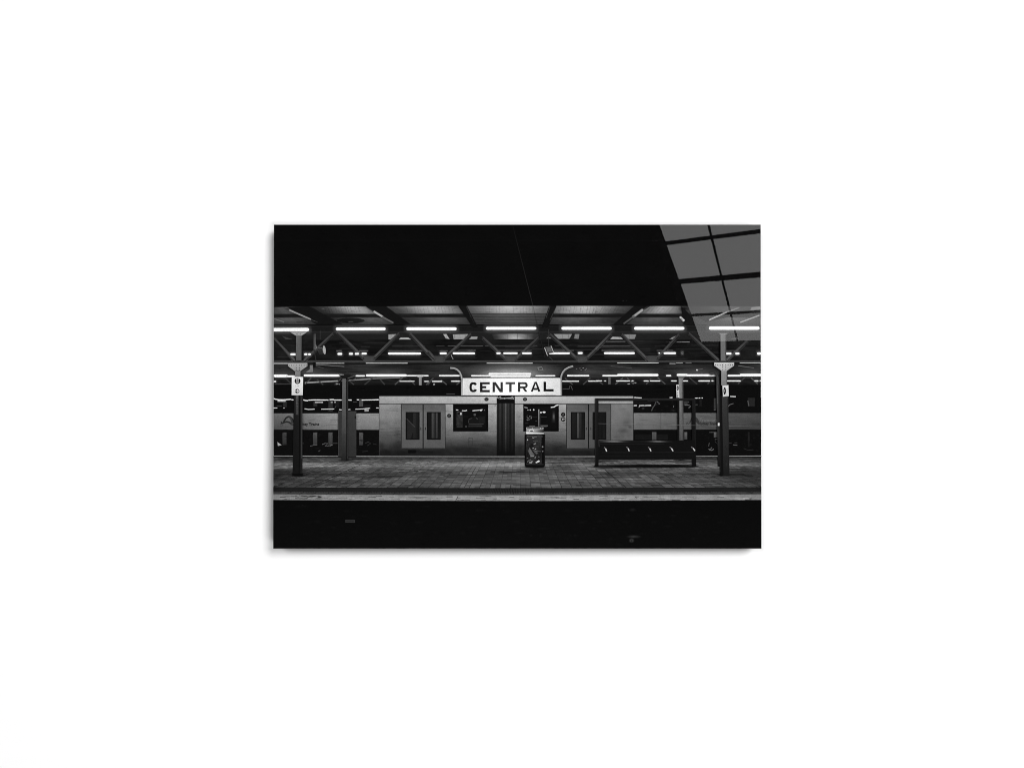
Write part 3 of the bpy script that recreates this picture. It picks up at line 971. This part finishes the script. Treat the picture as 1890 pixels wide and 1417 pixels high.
for _ in range(60):
    x, y = rnd(955, 1160), rnd(748, 832)
    cb.blob(x, y, rnd(2, 8), rnd(0.8, 3), body_tone(x, y) * random.choice((0.72, 1.22)), 0.2, 8)
cb.line((1168.6, 731), (1168.6, 840), 1.2, 40, 0.8)
cb.line((1104, 733.5), (1168, 733.5), 1.2, 190, 0.8)
cb.line((1104, 736.2), (1168, 736.2), 1.6, 40)
cb.disc(969, 736.7, 4.0, 3.4, 34)
cb.disc(969, 736.2, 2.4, 1.8, 78)
cb.blob(*zF(370, 400), 5, 4, 78, 0.6)
dR = door(cb, 1045.6, 1127, 745.7, 826.4, 1086,
          [(1053.2, 1079.6, 760, 811.0, [(1056, 7, 30), (1065, 4, 80), (1070, 3, 45)]), (1093.3, 1118.8, 760, 811.0, [(1108, 4, 24)])], 0.2)
ac = Ink('access_symbol', cb)
symbol(ac, 1039.3, 764.8, 4.1, 'chair')
symbol(ac, 1039.3, 773.4, 4.1, 'arrow_left')
wr = Ink('window', cb)
wr.rect(965.8, 745.6, 1031.2, 795.8, 9)
wr.rect(969, 750, 1027, 791, [14, 17, 13, 12])
streaks(wr, [(zO, [(1225, 97), (1280, 108)])], 1.4, 165)
streaks(wr, [(zO, [(1645, 100), (1700, 92), (1725, 72), (1765, 60)])], 1.8, 235)
for x, y, r in [(1283, 141, 0.9), (1320, 140, 1.2), (1374, 138, 1.4)]:
    wr.disc(*zO(x, y), r, r, 225, n=10)
wr.disc(*zO(1488, 180), 1.9, 1.1, 245, n=10)
wr.disc(*zO(1538, 175), 2.9, 1.5, 245, n=12)
wr.line(zO(1456, 130), zO(1456, 408), 1.2, [190, 120])
wr.line(zO(1482, 200), zO(1482, 380), 0.7, 40)
for _ in range(22):
    wr.disc(*zO(rnd(1265, 1340), rnd(225, 305)), 0.6, 0.5, rnd(90, 190), n=6)
wr.grid(zO((1665, 150), (1710, 150), (1715, 340), (1655, 340)), 5, 8, lambda u, v: 24 + 75 * math.exp(-((v - 0.5) / 0.25) ** 2) * math.exp(-((u - 0.6) / 0.3) ** 2))
for x0, x1, y, t in [(1305, 1395, 395, 105), (1480, 1600, 388, 120), (1500, 1580, 402, 80), (1350, 1430, 252, 34), (1490, 1580, 250, 48), (1400, 1430, 312, 62), (1240, 1290, 350, 45)]:
    wr.line(zO(x0, y), zO(x1, y), 1.2, t, 0.9)

# gangway between the carriages
gw = Ink('printed_gangway', None, 'dark ribbed gangway between the two carriages')
gw.rect(917.2, 733.5, 950.3, 841, 13)
for i in range(13):
    x = 918.6 + i * 2.45
    gw.rect(x, 744, x + 1.1, 838, [66, 56, 10, 9] if i != 6 else [150, 125, 16, 12])
gw.rect(917.2, 733.5, 950.3, 744, 12)
gw.path(zE((755, 65), (760, 85), (790, 70), (800, 88), (850, 85), (900, 82), (925, 70), (930, 100)), 1.6, 165)
for x in range(775, 930, 12):
    gw.line(zE(x, 78), zE(x, 98), 0.9, rnd(110, 180))

# ---- platform
pf = Ink('printed_platform', None, 'brick paved platform')
VX, VY = 961.0, 717.0
BK = 842.5


def fl_x(u, y):
    return VX + u * (y - VY) / 181.7


def patch(x, y):
    return (math.sin(x * 0.031 + y * 0.21) + math.sin(x * 0.013 - y * 0.33 + 1.7) + math.sin(x * 0.057 + y * 0.11 + 0.4)) / 3


def floor_tone(x, y):
    t = 88 - 18 * abs((x - 955) / 449) + 12 * patch(x, y)
    t += 42 * math.exp(-((y - 857 - 0.004 * abs(x - 900)) / 5.5) ** 2) * (1 if x < 985 else 0.55)
    t -= 24 * math.exp(-((y - 843) / 5.0) ** 2)
    t -= 10 * math.exp(-((y - 872) / 5.0) ** 2)
    return t


pf.grid([(X0, 841), (X1, 841), (X1, 915), (X0, 915)], 60, 20, lambda u, v: 0.68 * floor_tone(X0 + u * 898, 841 + v * 74))
pf.batch()
rows = [VY + 181.7 / (1 + i * 0.0180) for i in range(26)]
for i in range(len(rows) - 1):
    y1, y0 = rows[i], rows[i + 1]
    if y0 < BK:
        y0 = BK
    gap = rnd(0.15, 0.35) if i % 2 else rnd(0.45, 0.75)
    if y1 < 862:
        gap *= 0.6
    run = 0.0
    for k in range(-38, 38):
        u0, u1 = k * 19.0, (k + 1) * 19.0
        xm = fl_x((u0 + u1) / 2, (y0 + y1) / 2)
        if xm < X0 - 25 or xm > X1 + 25:
            continue
        nsub = random.choice((1, 2, 2))
        if random.random() < 0.45:
            run = random.gauss(0.0, 0.09)
        for q in range(nsub):
            ua = u0 + (u1 - u0) * q / nsub + 0.3
            ub = u0 + (u1 - u0) * (q + 1) / nsub - (0.3 if q == nsub - 1 else 0.0)
            t = floor_tone(xm, (y0 + y1) / 2) * (1 + max(-0.34, min(0.42, random.gauss(0.08, 0.13) + run)))
            s = sag(xm) * 0.6
            pf.poly([(fl_x(ua, y0 + gap), y0 + gap + s), (fl_x(ub, y0 + gap), y0 + gap + s), (fl_x(ub, y1), y1 + s), (fl_x(ua, y1), y1 + s)], [t * 0.98, t * 1.02, t, t * 0.96])
pf.free()
pf.batch()
for k in range(-34, 35):
    u = k * 19.0
    pa, pb = (fl_x(u, 850), 850 + sag(fl_x(u, 850)) * 0.6), (fl_x(u, 898.5), 898.5 + sag(fl_x(u, 898)) * 0.7)
    if pb[0] < X0 - 120 or pb[0] > X1 + 120 or pa[0] < X0 or pa[0] > X1:
        continue
    pf.line(pa, pb, 0.7, 20, [rnd(0.05, 0.3), rnd(0.25, 0.85) * (1 - 0.45 * min(1, abs(u) / 480))], w2=1.0)
pf.free()
pf.line((878, 862), (857, 899), 0.9, 22, 0.8)
for (p, q) in [((668, 856), (575, 897)), ((1116, 866), (1155, 899))]:
    pf.line(p, q, 1.1, 26, 0.8)
for _ in range(330):
    x, y = rnd(508, 1380), rnd(846, 897)
    far = 1 - (y - 846) / 51.0
    pf.line((x, y), (min(X1, x + rnd(8, 30 + 40 * far)), y + rnd(-0.2, 0.2)), rnd(0.7, 1.7), floor_tone(x, y) * random.choice((rnd(0.45, 0.8), rnd(1.1, 1.6))), rnd(0.15, 0.42))
for _ in range(46):
    x, y = rnd(520, 1390), rnd(848, 896)
    pf.blob(x, y, rnd(18, 60), rnd(1.5, 4.5), random.choice((28, 110)), rnd(0.15, 0.35), 12)
pf.blob(880, 857, 150, 6.5, 160, 0.45, 20)
pf.blob(930, 884, 190, 11, 120, 0.3, 20)
pf.blob(700, 858, 120, 4.5, 120, 0.3, 20)
for sx in (X0, X1):
    pf.blob(sx, 880, 110, 26, 14, 0.5, 20)
# contact shade printed under the furniture
for cx, cy, rx, ry, a in [(551, 877, 22, 3.4, 0.8), (638, 849, 22, 3.0, 0.85), (1336, 876, 20, 3.2, 0.8), (988, 861.5, 27, 5.0, 1.0), (1255, 848.5, 14, 2.4, 0.9), (1035, 861, 36, 5, 0.4)]:
    pf.blob(cx, cy, rx, ry, 12, a)
ed = Ink('back_edge', pf)
ed.batch()
for k in range(18):
    xa, xb = X0 + k * 50, min(X1, X0 + k * 50 + 50)
    ed.poly([(xa, 840.2 + 0.6 * sag(xa)), (xb, 840.2 + 0.6 * sag(xb)), (xb, 841.7 + 0.6 * sag(xb)), (xa, 841.7 + 0.6 * sag(xa))], rnd(128, 150))
    ed.poly([(xa, 841.9 + 0.6 * sag(xa)), (xb, 841.9 + 0.6 * sag(xb)), (xb, 843.2 + 0.6 * sag(xb)), (xa, 843.2 + 0.6 * sag(xa))], 14)
ed.free()
tac = Ink('tactile_strip', pf)
tac.batch()
for k in range(60):
    xa, xb = X0 + k * 15, min(X1, X0 + k * 15 + 15)
    t = 25 + rnd(-3, 3)
    tac.poly([(xa, 898.0 + sag(xa)), (xb, 898.0 + sag(xb)), (xb, 906.3 + sag(xb)), (xa, 906.3 + sag(xa))], t)
    t = 60 + rnd(-6, 6)
    tac.poly([(xa, 906.3 + sag(xa)), (xb, 906.3 + sag(xb)), (xb, 911.8 + sag(xb)), (xa, 911.8 + sag(xa))], t)
tac.free()
tac.batch()
k = 0
u = -460.0
while u < 460:
    f0, f1 = (899 - VY) / 181.7, (907.5 - VY) / 181.7
    xa, xb = VX + u * f0, VX + u * f1
    den = max(0.0, 1 - abs(u) / 430)
    if X0 < xa < X1 and X0 < xb < X1:
        tac.line((xa, 899 + sag(xa)), (xb, 905.8 + sag(xb)), 1.1, 46, 0.25 + 0.55 * den)
        tac.line((xb + 1.3, 906 + sag(xb)), (xb + 1.6 + u * 0.005, 908.0 + sag(xb)), 1.0, 18, 0.3 + 0.5 * den)
    u += 2.9
for u in range(-450, 451, 23):
    xa, xb = VX + u * 1.045, VX + u * 1.075
    if X0 < xa < X1 and X0 < xb < X1:
        tac.line((xa, 906.6 + sag(xa)), (xb, 911.6 + sag(xb)), 0.8, 22, 0.7)
tac.free()
el = Ink('edge_line', pf)
el.batch()
for k in range(90):
    xa, xb = X0 + k * 10, min(X1, X0 + k * 10 + 10)
    if xa >= X1:
        break
    t = 150 - 20 * abs((xa - 955) / 449) + rnd(-7, 7)
    el.poly([(xa, 911.2 + sag(xa)), (xb, 911.2 + sag(xb)), (xb, 921.6 + sag(xb)), (xa, 921.6 + sag(xa))], [t * 0.95, t * 0.95, t, t])
el.free()
for _ in range(190):
    x, y = rnd(508, 1375), rnd(913, 921)
    el.line((x, y + sag(x)), (x + rnd(4, 26), y + sag(x) + rnd(-0.3, 0.3)), rnd(0.6, 1.5), random.choice((rnd(60, 100), rnd(150, 200))), rnd(0.25, 0.6))
for _ in range(26):
    x, y = rnd(545, 590), rnd(913.5, 919.5)
    el.line((x, y), (x + rnd(2, 9), y + rnd(-0.6, 0.6)), 0.8, 42, 0.8)
el.line((846, 914), (841, 924), 1.0, 30)
el.line((1171, 915), (1175, 918), 1.2, 40)
pit = Ink('printed_track_wall')
pit.batch()
for k in range(18):
    xa, xb = X0 + k * 50, min(X1, X0 + k * 50 + 50)
    pit.poly([(xa, 921.6 + sag(xa)), (xb, 921.6 + sag(xb)), (xb, 1011), (xa, 1011)], [7, 7, 9, 9])
pit.free()
for _ in range(150):
    x, y = rnd(520, 1390), 932 + 10 * random.randint(0, 7) + rnd(-2, 2)
    pit.blob(x, y, rnd(6, 14), rnd(2, 4.5), rnd(11, 22), rnd(0.3, 0.6), 10)
pit.rect(638.4, 958.0, 656, 963.2, 46)
pit.rect(640, 959.6, 654, 961.2, 32)
pit.blob(1167, 939.5, 8, 4, 28, 0.9)
pit.blob(1169, 989, 15, 3.4, 52, 0.9)
pit.blob(1165, 996, 5.5, 4.6, 70, 0.9)
pit.disc(1165, 996.4, 1.6, 1.2, 18, n=8)
for x in range(980, 1090, 9):
    pit.blob(x, 987, 4, 4, rnd(14, 24), 0.6, 8)

# ---- far columns, cabinet
cab = Ink('printed_cabinet', None, 'tall grey cabinet behind the thin left column')
cab.rect(625.2, 758.6, 658.6, 842.6, [50, 56, 44, 40])
cab.line((625.6, 758.6), (625.6, 842), 0.8, 72, 0.7)
cab.line((625.2, 758.9), (658.6, 758.9), 0.8, 75, 0.7)
cab.rect(655.6, 767.5, 657.6, 772.5, 14)
cm = Ink('printed_column', None, 'thin grey column in front of the cabinet')
cm.poly([(633, 697), (639.4, 697), (639.6, 849.4), (631.3, 849.4)], [86, 84, 30, 30])
cm.poly([(633, 700), (639.4, 700), (640, 800), (631.8, 800)], [92, 86, 62, 60])
cm.poly([(640, 700), (643.6, 700), (644, 849.4), (640, 849.4)], [24, 40, 26, 16])
cm.line((641.8, 700), (642.2, 846), 0.9, 52, 0.9)
cm.poly([(626, 691.6), (650, 691.6), (644, 698.5), (633, 698.5)], 22)
cm.path(zA((960, 935), (1040, 905), (1045, 940), (975, 965)), 1.6, 75)
cf = Ink('printed_column', None, 'pale thin column behind the bench')
cf.poly([(1250, 694), (1264, 694), (1260, 699), (1251.5, 699)], 88)
cf.poly([(1251.6, 698), (1259.8, 698), (1260.6, 812), (1253, 812)], [128, 104, 62, 66])
cf.line((1258.8, 705), (1259.8, 812), 1.4, 60, 0.7)
cf.rect(1249.5, 739, 1253, 845, 20)
cf.line((1256.5, 735), (1256.8, 812), 0.8, 100, 0.5)
ls = Ink('printed_direction_sign', None, 'narrow white sign seen edge-on, on the thin column behind the bench')
ls.poly(zK((122, 345), (200, 338), (225, 750), (135, 752)), [205, 195, 200, 205])
ls.disc(*zK(170, 450), 1.8, 4.8, 40, n=14)
ls.disc(*zK(170, 455), 0.8, 2.6, 120, n=10)
for y in (590, 660, 700, 735):
    ls.disc(*zK(172, y), 0.8, 1.2, 50, n=8)

# ---- shelter frame and bench
sh = Ink('printed_shelter_frame', None, 'thin black frame standing round the bench')
sh.rect(1098, 734.8, 1282.6, 739.4, [34, 24, 24, 30])
sh.line((1098, 735.2), (1282, 735.6), 0.8, 52, 0.8)
sh.rect(1098, 735, 1104.2, 860, [30, 20, 14, 14])
sh.line((1098.6, 740), (1098.8, 858), 0.8, 42, 0.6)
sh.poly([(1275.8, 738), (1282.6, 738), (1283.8, 860), (1276.5, 860)], [20, 28, 20, 12])
sh.line((1104, 781.2), (1404, 787), 0.7, 118, 0.5)
bn = Ink('printed_bench', None, 'long black platform bench with five pale armrests, right of the bin')
bn.poly([(1104, 812), (1281, 812), (1283.5, 836), (1282, 846.6), (1104, 847.4)], 15)
bn.grid([(1106, 812.4), (1240, 812.4), (1240, 816), (1106, 816)], 24, 2, lambda u, v: 20 + (95 * math.exp(-((u - 0.19) / 0.14) ** 2) + 85 * math.exp(-((u - 0.80) / 0.10) ** 2)) * (1 - abs(2 * v - 1) * 0.6))
bn.line((1106, 818.5), (1225, 818.5), 0.8, 34, 0.8)
bn.line((1104.8, 812), (1105.2, 824), 0.9, 70, 0.8)
bn.line((1110, 834.4), (1280, 834), 1.0, 30)
bn.line((1106, 841), (1280, 840), 0.9, 22)
bn.poly([(1097, 857.5), (1180, 856.8), (1278, 856.6), (1290, 860), (1276, 862.2), (1110, 863.6), (1095, 861)], 13, 0.6)
bn.blob(1190, 859, 105, 4.2, 8, 0.95, 24)
bn.blob(1140, 859.5, 60, 3.6, 8, 0.8, 20)
bn.blob(1240, 859, 60, 3.4, 8, 0.8, 20)
bn.poly([(1276.5, 846), (1283.6, 846), (1283.6, 859.5), (1276.5, 859.5)], 14)
for p in [[(220, 268), (245, 290), (262, 338)], [(590, 262), (618, 288), (636, 332)], [(948, 264), (975, 288), (996, 332)], [(1305, 262), (1335, 285), (1362, 332)], [(1660, 262), (1695, 285), (1725, 328)]]:
    ar = Ink('armrest', bn)
    q = zM(*p)
    ar.path(q, 2.0, 95)
    ar.path(q[1:], 2.0, 190)

# ---- litter bin
bi = Ink('printed_litter_bin', None, 'litter bin with a clear bag of rubbish in front of the train')
bi.poly(zI((432, 385), (985, 385), (980, 1240), (940, 1290), (455, 1290), (428, 1240)), 10)
bi.line(zI(978, 400), zI(975, 1240), 0.9, 34, 0.8)
bag = Ink('clear_bag', bi)
bag.grid(zI((465, 400), (900, 400), (890, 1200), (465, 1200)), 14, 20, lambda u, v: 30 + 9 * math.sin(9 * u + 5 * v) + rnd(-9, 11))
bag.line(zI(490, 440), zI(920, 448), 1.6, 62)
bag.grid(zI((500, 470), (880, 470), (860, 620), (500, 640)), 6, 5, lambda u, v: 40 + 18 * u + rnd(-8, 8), lambda u, v: 0.6)
bag.poly(zI((560, 745), (690, 960), (590, 1000), (510, 850)), [88, 75, 95, 60])
bag.line(zI(580, 770), zI(735, 965), 1.4, 8)
bag.poly(zI((610, 800), (690, 800), (790, 900), (740, 950)), [50, 62, 70, 55])
for p, w, t in [([(630, 475), (680, 485)], 1.3, 150), ([(680, 455), (760, 455)], 1.0, 110), ([(670, 660), (730, 635)], 1.8, 120), ([(640, 765), (670, 768)], 1.3, 170), ([(700, 785), (735, 785)], 1.3, 180),
                ([(580, 990), (680, 985)], 2.0, 120), ([(490, 1150), (530, 1110), (600, 1085)], 1.8, 85), ([(550, 1160), (610, 1165), (630, 1120)], 2.0, 150), ([(700, 1050), (725, 1000)], 1.6, 110), ([(800, 1010), (825, 1000)], 2.2, 95),
                ([(670, 830), (780, 850)], 1.0, 100), ([(690, 870), (770, 910)], 1.0, 90), ([(850, 620), (845, 730)], 0.9, 62), ([(780, 850), (870, 860)], 1.3, 75), ([(480, 1030), (520, 1040)], 1.3, 85), ([(650, 580), (780, 570)], 0.9, 70)]:
    bag.path(zI(*p), w, t)
bag.poly(zI((720, 1150), (810, 1095), (845, 1130), (790, 1160), (730, 1182)), [190, 215, 200, 180, 190])
bag.disc(*zI(500, 538), 1.2, 1.2, 170, n=8)
bag.disc(*zI(915, 730), 1.4, 1.6, 120, n=8)
bag.disc(*zI(915, 852), 1.4, 1.3, 105, n=8)
bag.line(zI(460, 1212), zI(940, 1215), 1.4, 42)
lid = Ink('lid', bi)
lid.grid(zI((468, 195), (950, 195), (950, 330), (468, 330)), 10, 4, lambda u, v: (150 if u < 0.5 else 150 - 210 * (u - 0.5)) - 6 * v)
lid.pill(*[zI(470, 0)[0], zI(940, 0)[0]], zI(0, 222)[1], 3.4, 170)
for a, b_ in [(490, 632), (652, 845), (868, 915)]:
    lid.rect(*zI(a, 208), *zI(b_, 238), 20)
for x in range(500, 910, 17):
    lid.rect(*zI(x, 214), *zI(x + 7, 232), rnd(50, 105), 0.8)
lid.path([zI(612 + 62 * math.cos(t), 305 - 46 * math.sin(t)) for t in [i * math.pi / 8 for i in range(9)]], 1.6, 200)
lid.disc(*zI(612, 298), 2.8, 1.5, 80, n=10)
lid.poly(zI((455, 328), (945, 345), (950, 378), (470, 378)), [235, 190, 180, 225])

# ---- front columns with gusset plates and signs
c1 = Ink('printed_column', None, 'dark front column with the train and arrow sign, at the left')
c1.poly(zA((400, 462), (462, 462), (460, 740), (398, 740)), [95, 85, 80, 78])
c1.line(zA(455, 470), zA(455, 740), 1.0, 46, 0.8)
c1.rect(*zA(390, 855), *zA(448, 920), [125, 118, 110, 115])
c1.poly([(544, 728), (553.6, 728), (552.6, 877), (541.6, 877)], [25, 29, 20, 18])
c1.poly([(553.6, 728), (559.6, 728), (559.6, 877), (552.6, 877)], [14, 46, 32, 12])
c1.line((554.4, 728), (553.4, 877), 1.6, 10)
c1.line((557.4, 735), (557.8, 845), 1.6, 56, 0.8)
c1.poly([(541.4, 873), (559.8, 873), (561, 877.6), (541, 877.6)], 10, 0.8)
cap = Ink('gusset_plate', c1)
cap.poly(zA((333, 430), (522, 430), (462, 470), (395, 470)), [150, 160, 150, 140])
for x in (410, 445):
    cap.disc(*zA(x, 454), 1.0, 1.0, 40, n=8)
gp = Ink('gusset_plate', c1)
gp.poly(zA((313, 768), (523, 768), (523, 800), (445, 857), (388, 857), (313, 800)), [165, 160, 160, 140, 138, 160])
for x in (325, 350, 376, 402, 436, 462, 488, 512):
    gp.disc(*zA(x, 793), 0.95, 0.95, 45, n=8)
for x in (402, 436):
    for y in (820, 842):
        gp.disc(*zA(x, y), 0.95, 0.95, 50, n=8)
gp.line(zA(390, 857), zA(446, 857), 1.0, 30)
plate = Ink('letter_strip', c1)
plate.rect(547.4, 729.4, 552.0, 765, [84, 78, 56, 60])
for i, ch in enumerate('INWARDS'):
    plate.text(ch, 548.2, 733.4 + i * 4.9, 3.4, 8, 0.85)
s1 = Ink('printed_direction_sign', None, 'white sign with a train symbol and a right arrow')
s1.poly(zG((660, 200), (1055, 200), (1042, 832), (655, 832)), [222, 225, 205, 200])
symbol(s1, *zG(858, 342), 5.5, 'train')
s1.text('1-19', 546.2, 713.4, 2.6, 85, 0.95)
symbol(s1, *zG(850, 690), 4.1, 'arrow_right')

dp = Ink('printed_downpipe')
dp.path(zR((1000, 1222), (1085, 1218), (1120, 1240), (1128, 1290), (1130, 1417)), 5.0, 58)
dp.path(zR((1060, 1212), (1110, 1222), (1140, 1250), (1150, 1300), (1152, 1417)), 1.3, 30)
dp.poly([(1321, 709), (1327, 709), (1328, 860), (1324, 860)], [60, 30, 14, 18])
dp.line((1322.4, 712), (1322.8, 745), 0.9, 84, 0.8)
c2 = Ink('printed_column', None, 'dark front column with a downpipe beside it, at the right')
c2.poly(zC((1350, 450), (1410, 450), (1412, 745), (1352, 745)), [105, 95, 96, 98])
c2.line(zC(1404, 460), zC(1406, 740), 1.0, 60, 0.8)
c2.rect(*zC(1358, 850), *zC(1420, 1010), [135, 128, 112, 120])
c2.line(zC(1412, 855), zC(1414, 1010), 0.9, 90, 0.8)
c2.poly([(1331, 730), (1342.6, 730), (1345, 877), (1334, 877)], [50, 48, 22, 24])
c2.poly([(1326.6, 730), (1331.2, 730), (1334, 877), (1328, 877)], [18, 14, 14, 12])
c2.line((1341.6, 735), (1343.6, 870), 0.9, 30, 0.7)
c2.line((1327.6, 780), (1328.8, 870), 0.8, 32, 0.6)
c2.rect(1323.6, 780, 1326.8, 785.4, 205)
for k in range(9):
    c2.line((1337 + rnd(-2, 3), 790 + 8 * k), (1338 + rnd(-2, 3), 797 + 8 * k), 0.8, rnd(20, 60), 0.5)
cap = Ink('gusset_plate', c2)
cap.poly(zC((1325, 443), (1440, 443), (1405, 460), (1352, 460)), 110)
gp = Ink('gusset_plate', c2)
gp.poly(zC((1281, 762), (1497, 762), (1497, 795), (1418, 853), (1362, 853), (1281, 795)), [190, 180, 180, 160, 155, 185])
for x in (1297, 1320, 1345, 1371, 1407, 1432, 1457, 1480):
    gp.disc(*zC(x, 788), 0.95, 0.95, 45, n=8)
for x in (1373, 1407):
    for y in (812, 838):
        gp.disc(*zC(x, y), 0.95, 0.95, 45, n=8)
s2 = Ink('printed_direction_sign', None, 'white sign with one black oval, on the right front column')
s2.poly(zK((1580, 370), (1770, 350), (1782, 700), (1598, 720)), [200, 205, 190, 200])
s2.disc(*zK(1652, 540), 2.4, 6.8, 18, n=18)
s2.disc(*zK(1646, 530), 1.0, 2.6, 130, n=12)

# ---- the station sign
sg = Ink('printed_station_sign', None, 'white station name board reading CENTRAL')


def plate_tone(u, v):
    return 205 + 45 * math.exp(-((u - 0.5) / 0.36) ** 2) - 10 * v * (1 - math.exp(-((u - 0.5) / 0.3) ** 2)) + rnd(-2, 2)


sg.grid(zL((78, 168), (1795, 165), (1792, 466), (82, 468)), 24, 6, plate_tone)
sg.line(zL(90, 166), zL(1785, 163), 0.7, 90, 0.8)
sg.line(zL(80, 469), zL(1795, 467), 0.9, 20)
fl = Ink('sign_frame', sg)
fl.poly(zL((62, 150), (92, 165), (94, 466), (62, 466)), [120, 140, 190, 150])
fl.line(zL(98, 172), zL(98, 462), 0.6, 235)
fl.line(zL(58, 180), zL(58, 466), 0.7, 60)
fl = Ink('sign_frame', sg)
fl.poly(zL((1784, 165), (1813, 150), (1815, 462), (1782, 464)), [165, 130, 120, 190])
fl.line(zL(1800, 175), zL(1800, 455), 0.7, 90)
fl.poly(zL((1705, 455), (1790, 450), (1790, 468), (1705, 470)), 200)
for pts in (zB((245, 822), (290, 826), (322, 842), (348, 868), (365, 905), (370, 940)), zB((1580, 803), (1535, 815), (1495, 838), (1468, 868), (1452, 905), (1447, 940))):
    bk = Ink('bracket', sg)
    bk.path(pts, 3.4, 118)
    bk.path([(x - 0.3, y - 0.9) for x, y in pts], 1.2, 165)
tx = Ink('lettering', sg)


def letter(polys, t):
    t *= 0.8
    tx.batch()
    for p in polys:
        tx.poly(zL(*p), t)
    tx.free()


def rct(x0, y0, x1, y1):
    return [(x0, y0), (x1, y0), (x1, y1), (x0, y1)]


def se(cx, cy, rx, ry, a, p=2.6):
    c, s = math.cos(a), math.sin(a)
    return (cx + rx * math.copysign(abs(c) ** (2 / p), c), cy - ry * math.copysign(abs(s) ** (2 / p), s))


cp = []
A = [math.radians(28 + i * 304 / 28) for i in range(29)]
for i in range(28):
    cp.append([se(273, 325, 68, 87, A[i]), se(273, 325, 68, 87, A[i + 1]), se(273, 325, 27, 48, A[i + 1]), se(273, 325, 27, 48, A[i])])
letter(cp, 26)
letter([rct(388, 237, 433, 413), rct(433, 237, 559, 275), rct(433, 305, 498, 344), rct(433, 373, 559, 413)], 34)
letter([rct(607, 236, 648, 412), rct(745, 236, 786, 412)], 58)
letter([[(612, 236), (662, 236), (783, 412), (732, 412)]], 58)
letter([rct(833, 236, 1000, 274), rct(896, 274, 939, 410)], 76)
rp = [rct(1048, 236, 1089, 407), rct(1089, 238, 1170, 273), rct(1089, 310, 1170, 345)]
for i in range(10):
    a0, a1 = math.radians(90 - i * 18), math.radians(90 - (i + 1) * 18)
    rp.append([(1170 + 48 * math.cos(a0), 291.5 - 53.5 * math.sin(a0)), (1170 + 48 * math.cos(a1), 291.5 - 53.5 * math.sin(a1)),
               (1170 + 10 * math.cos(a1), 291.5 - 18.5 * math.sin(a1)), (1170 + 10 * math.cos(a0), 291.5 - 18.5 * math.sin(a0))])
rp.append([(1130, 345), (1172, 345), (1215, 404), (1170, 404)])
letter(rp, 58)
letter([[(1338, 232), (1356, 232), (1356, 262), (1308, 402), (1270, 402)], [(1356, 232), (1376, 232), (1440, 402), (1400, 402), (1356, 262)], rct(1322, 338, 1388, 374)], 38)
letter([rct(1493, 230, 1537, 399), rct(1537, 358, 1669, 399)], 20)

# ------------------------------------------------------------------ build every printed shape
for p in PARTS:
    p.build()
for p in PARTS:
    p.obj.parent = p.parent.obj if p.parent else pr
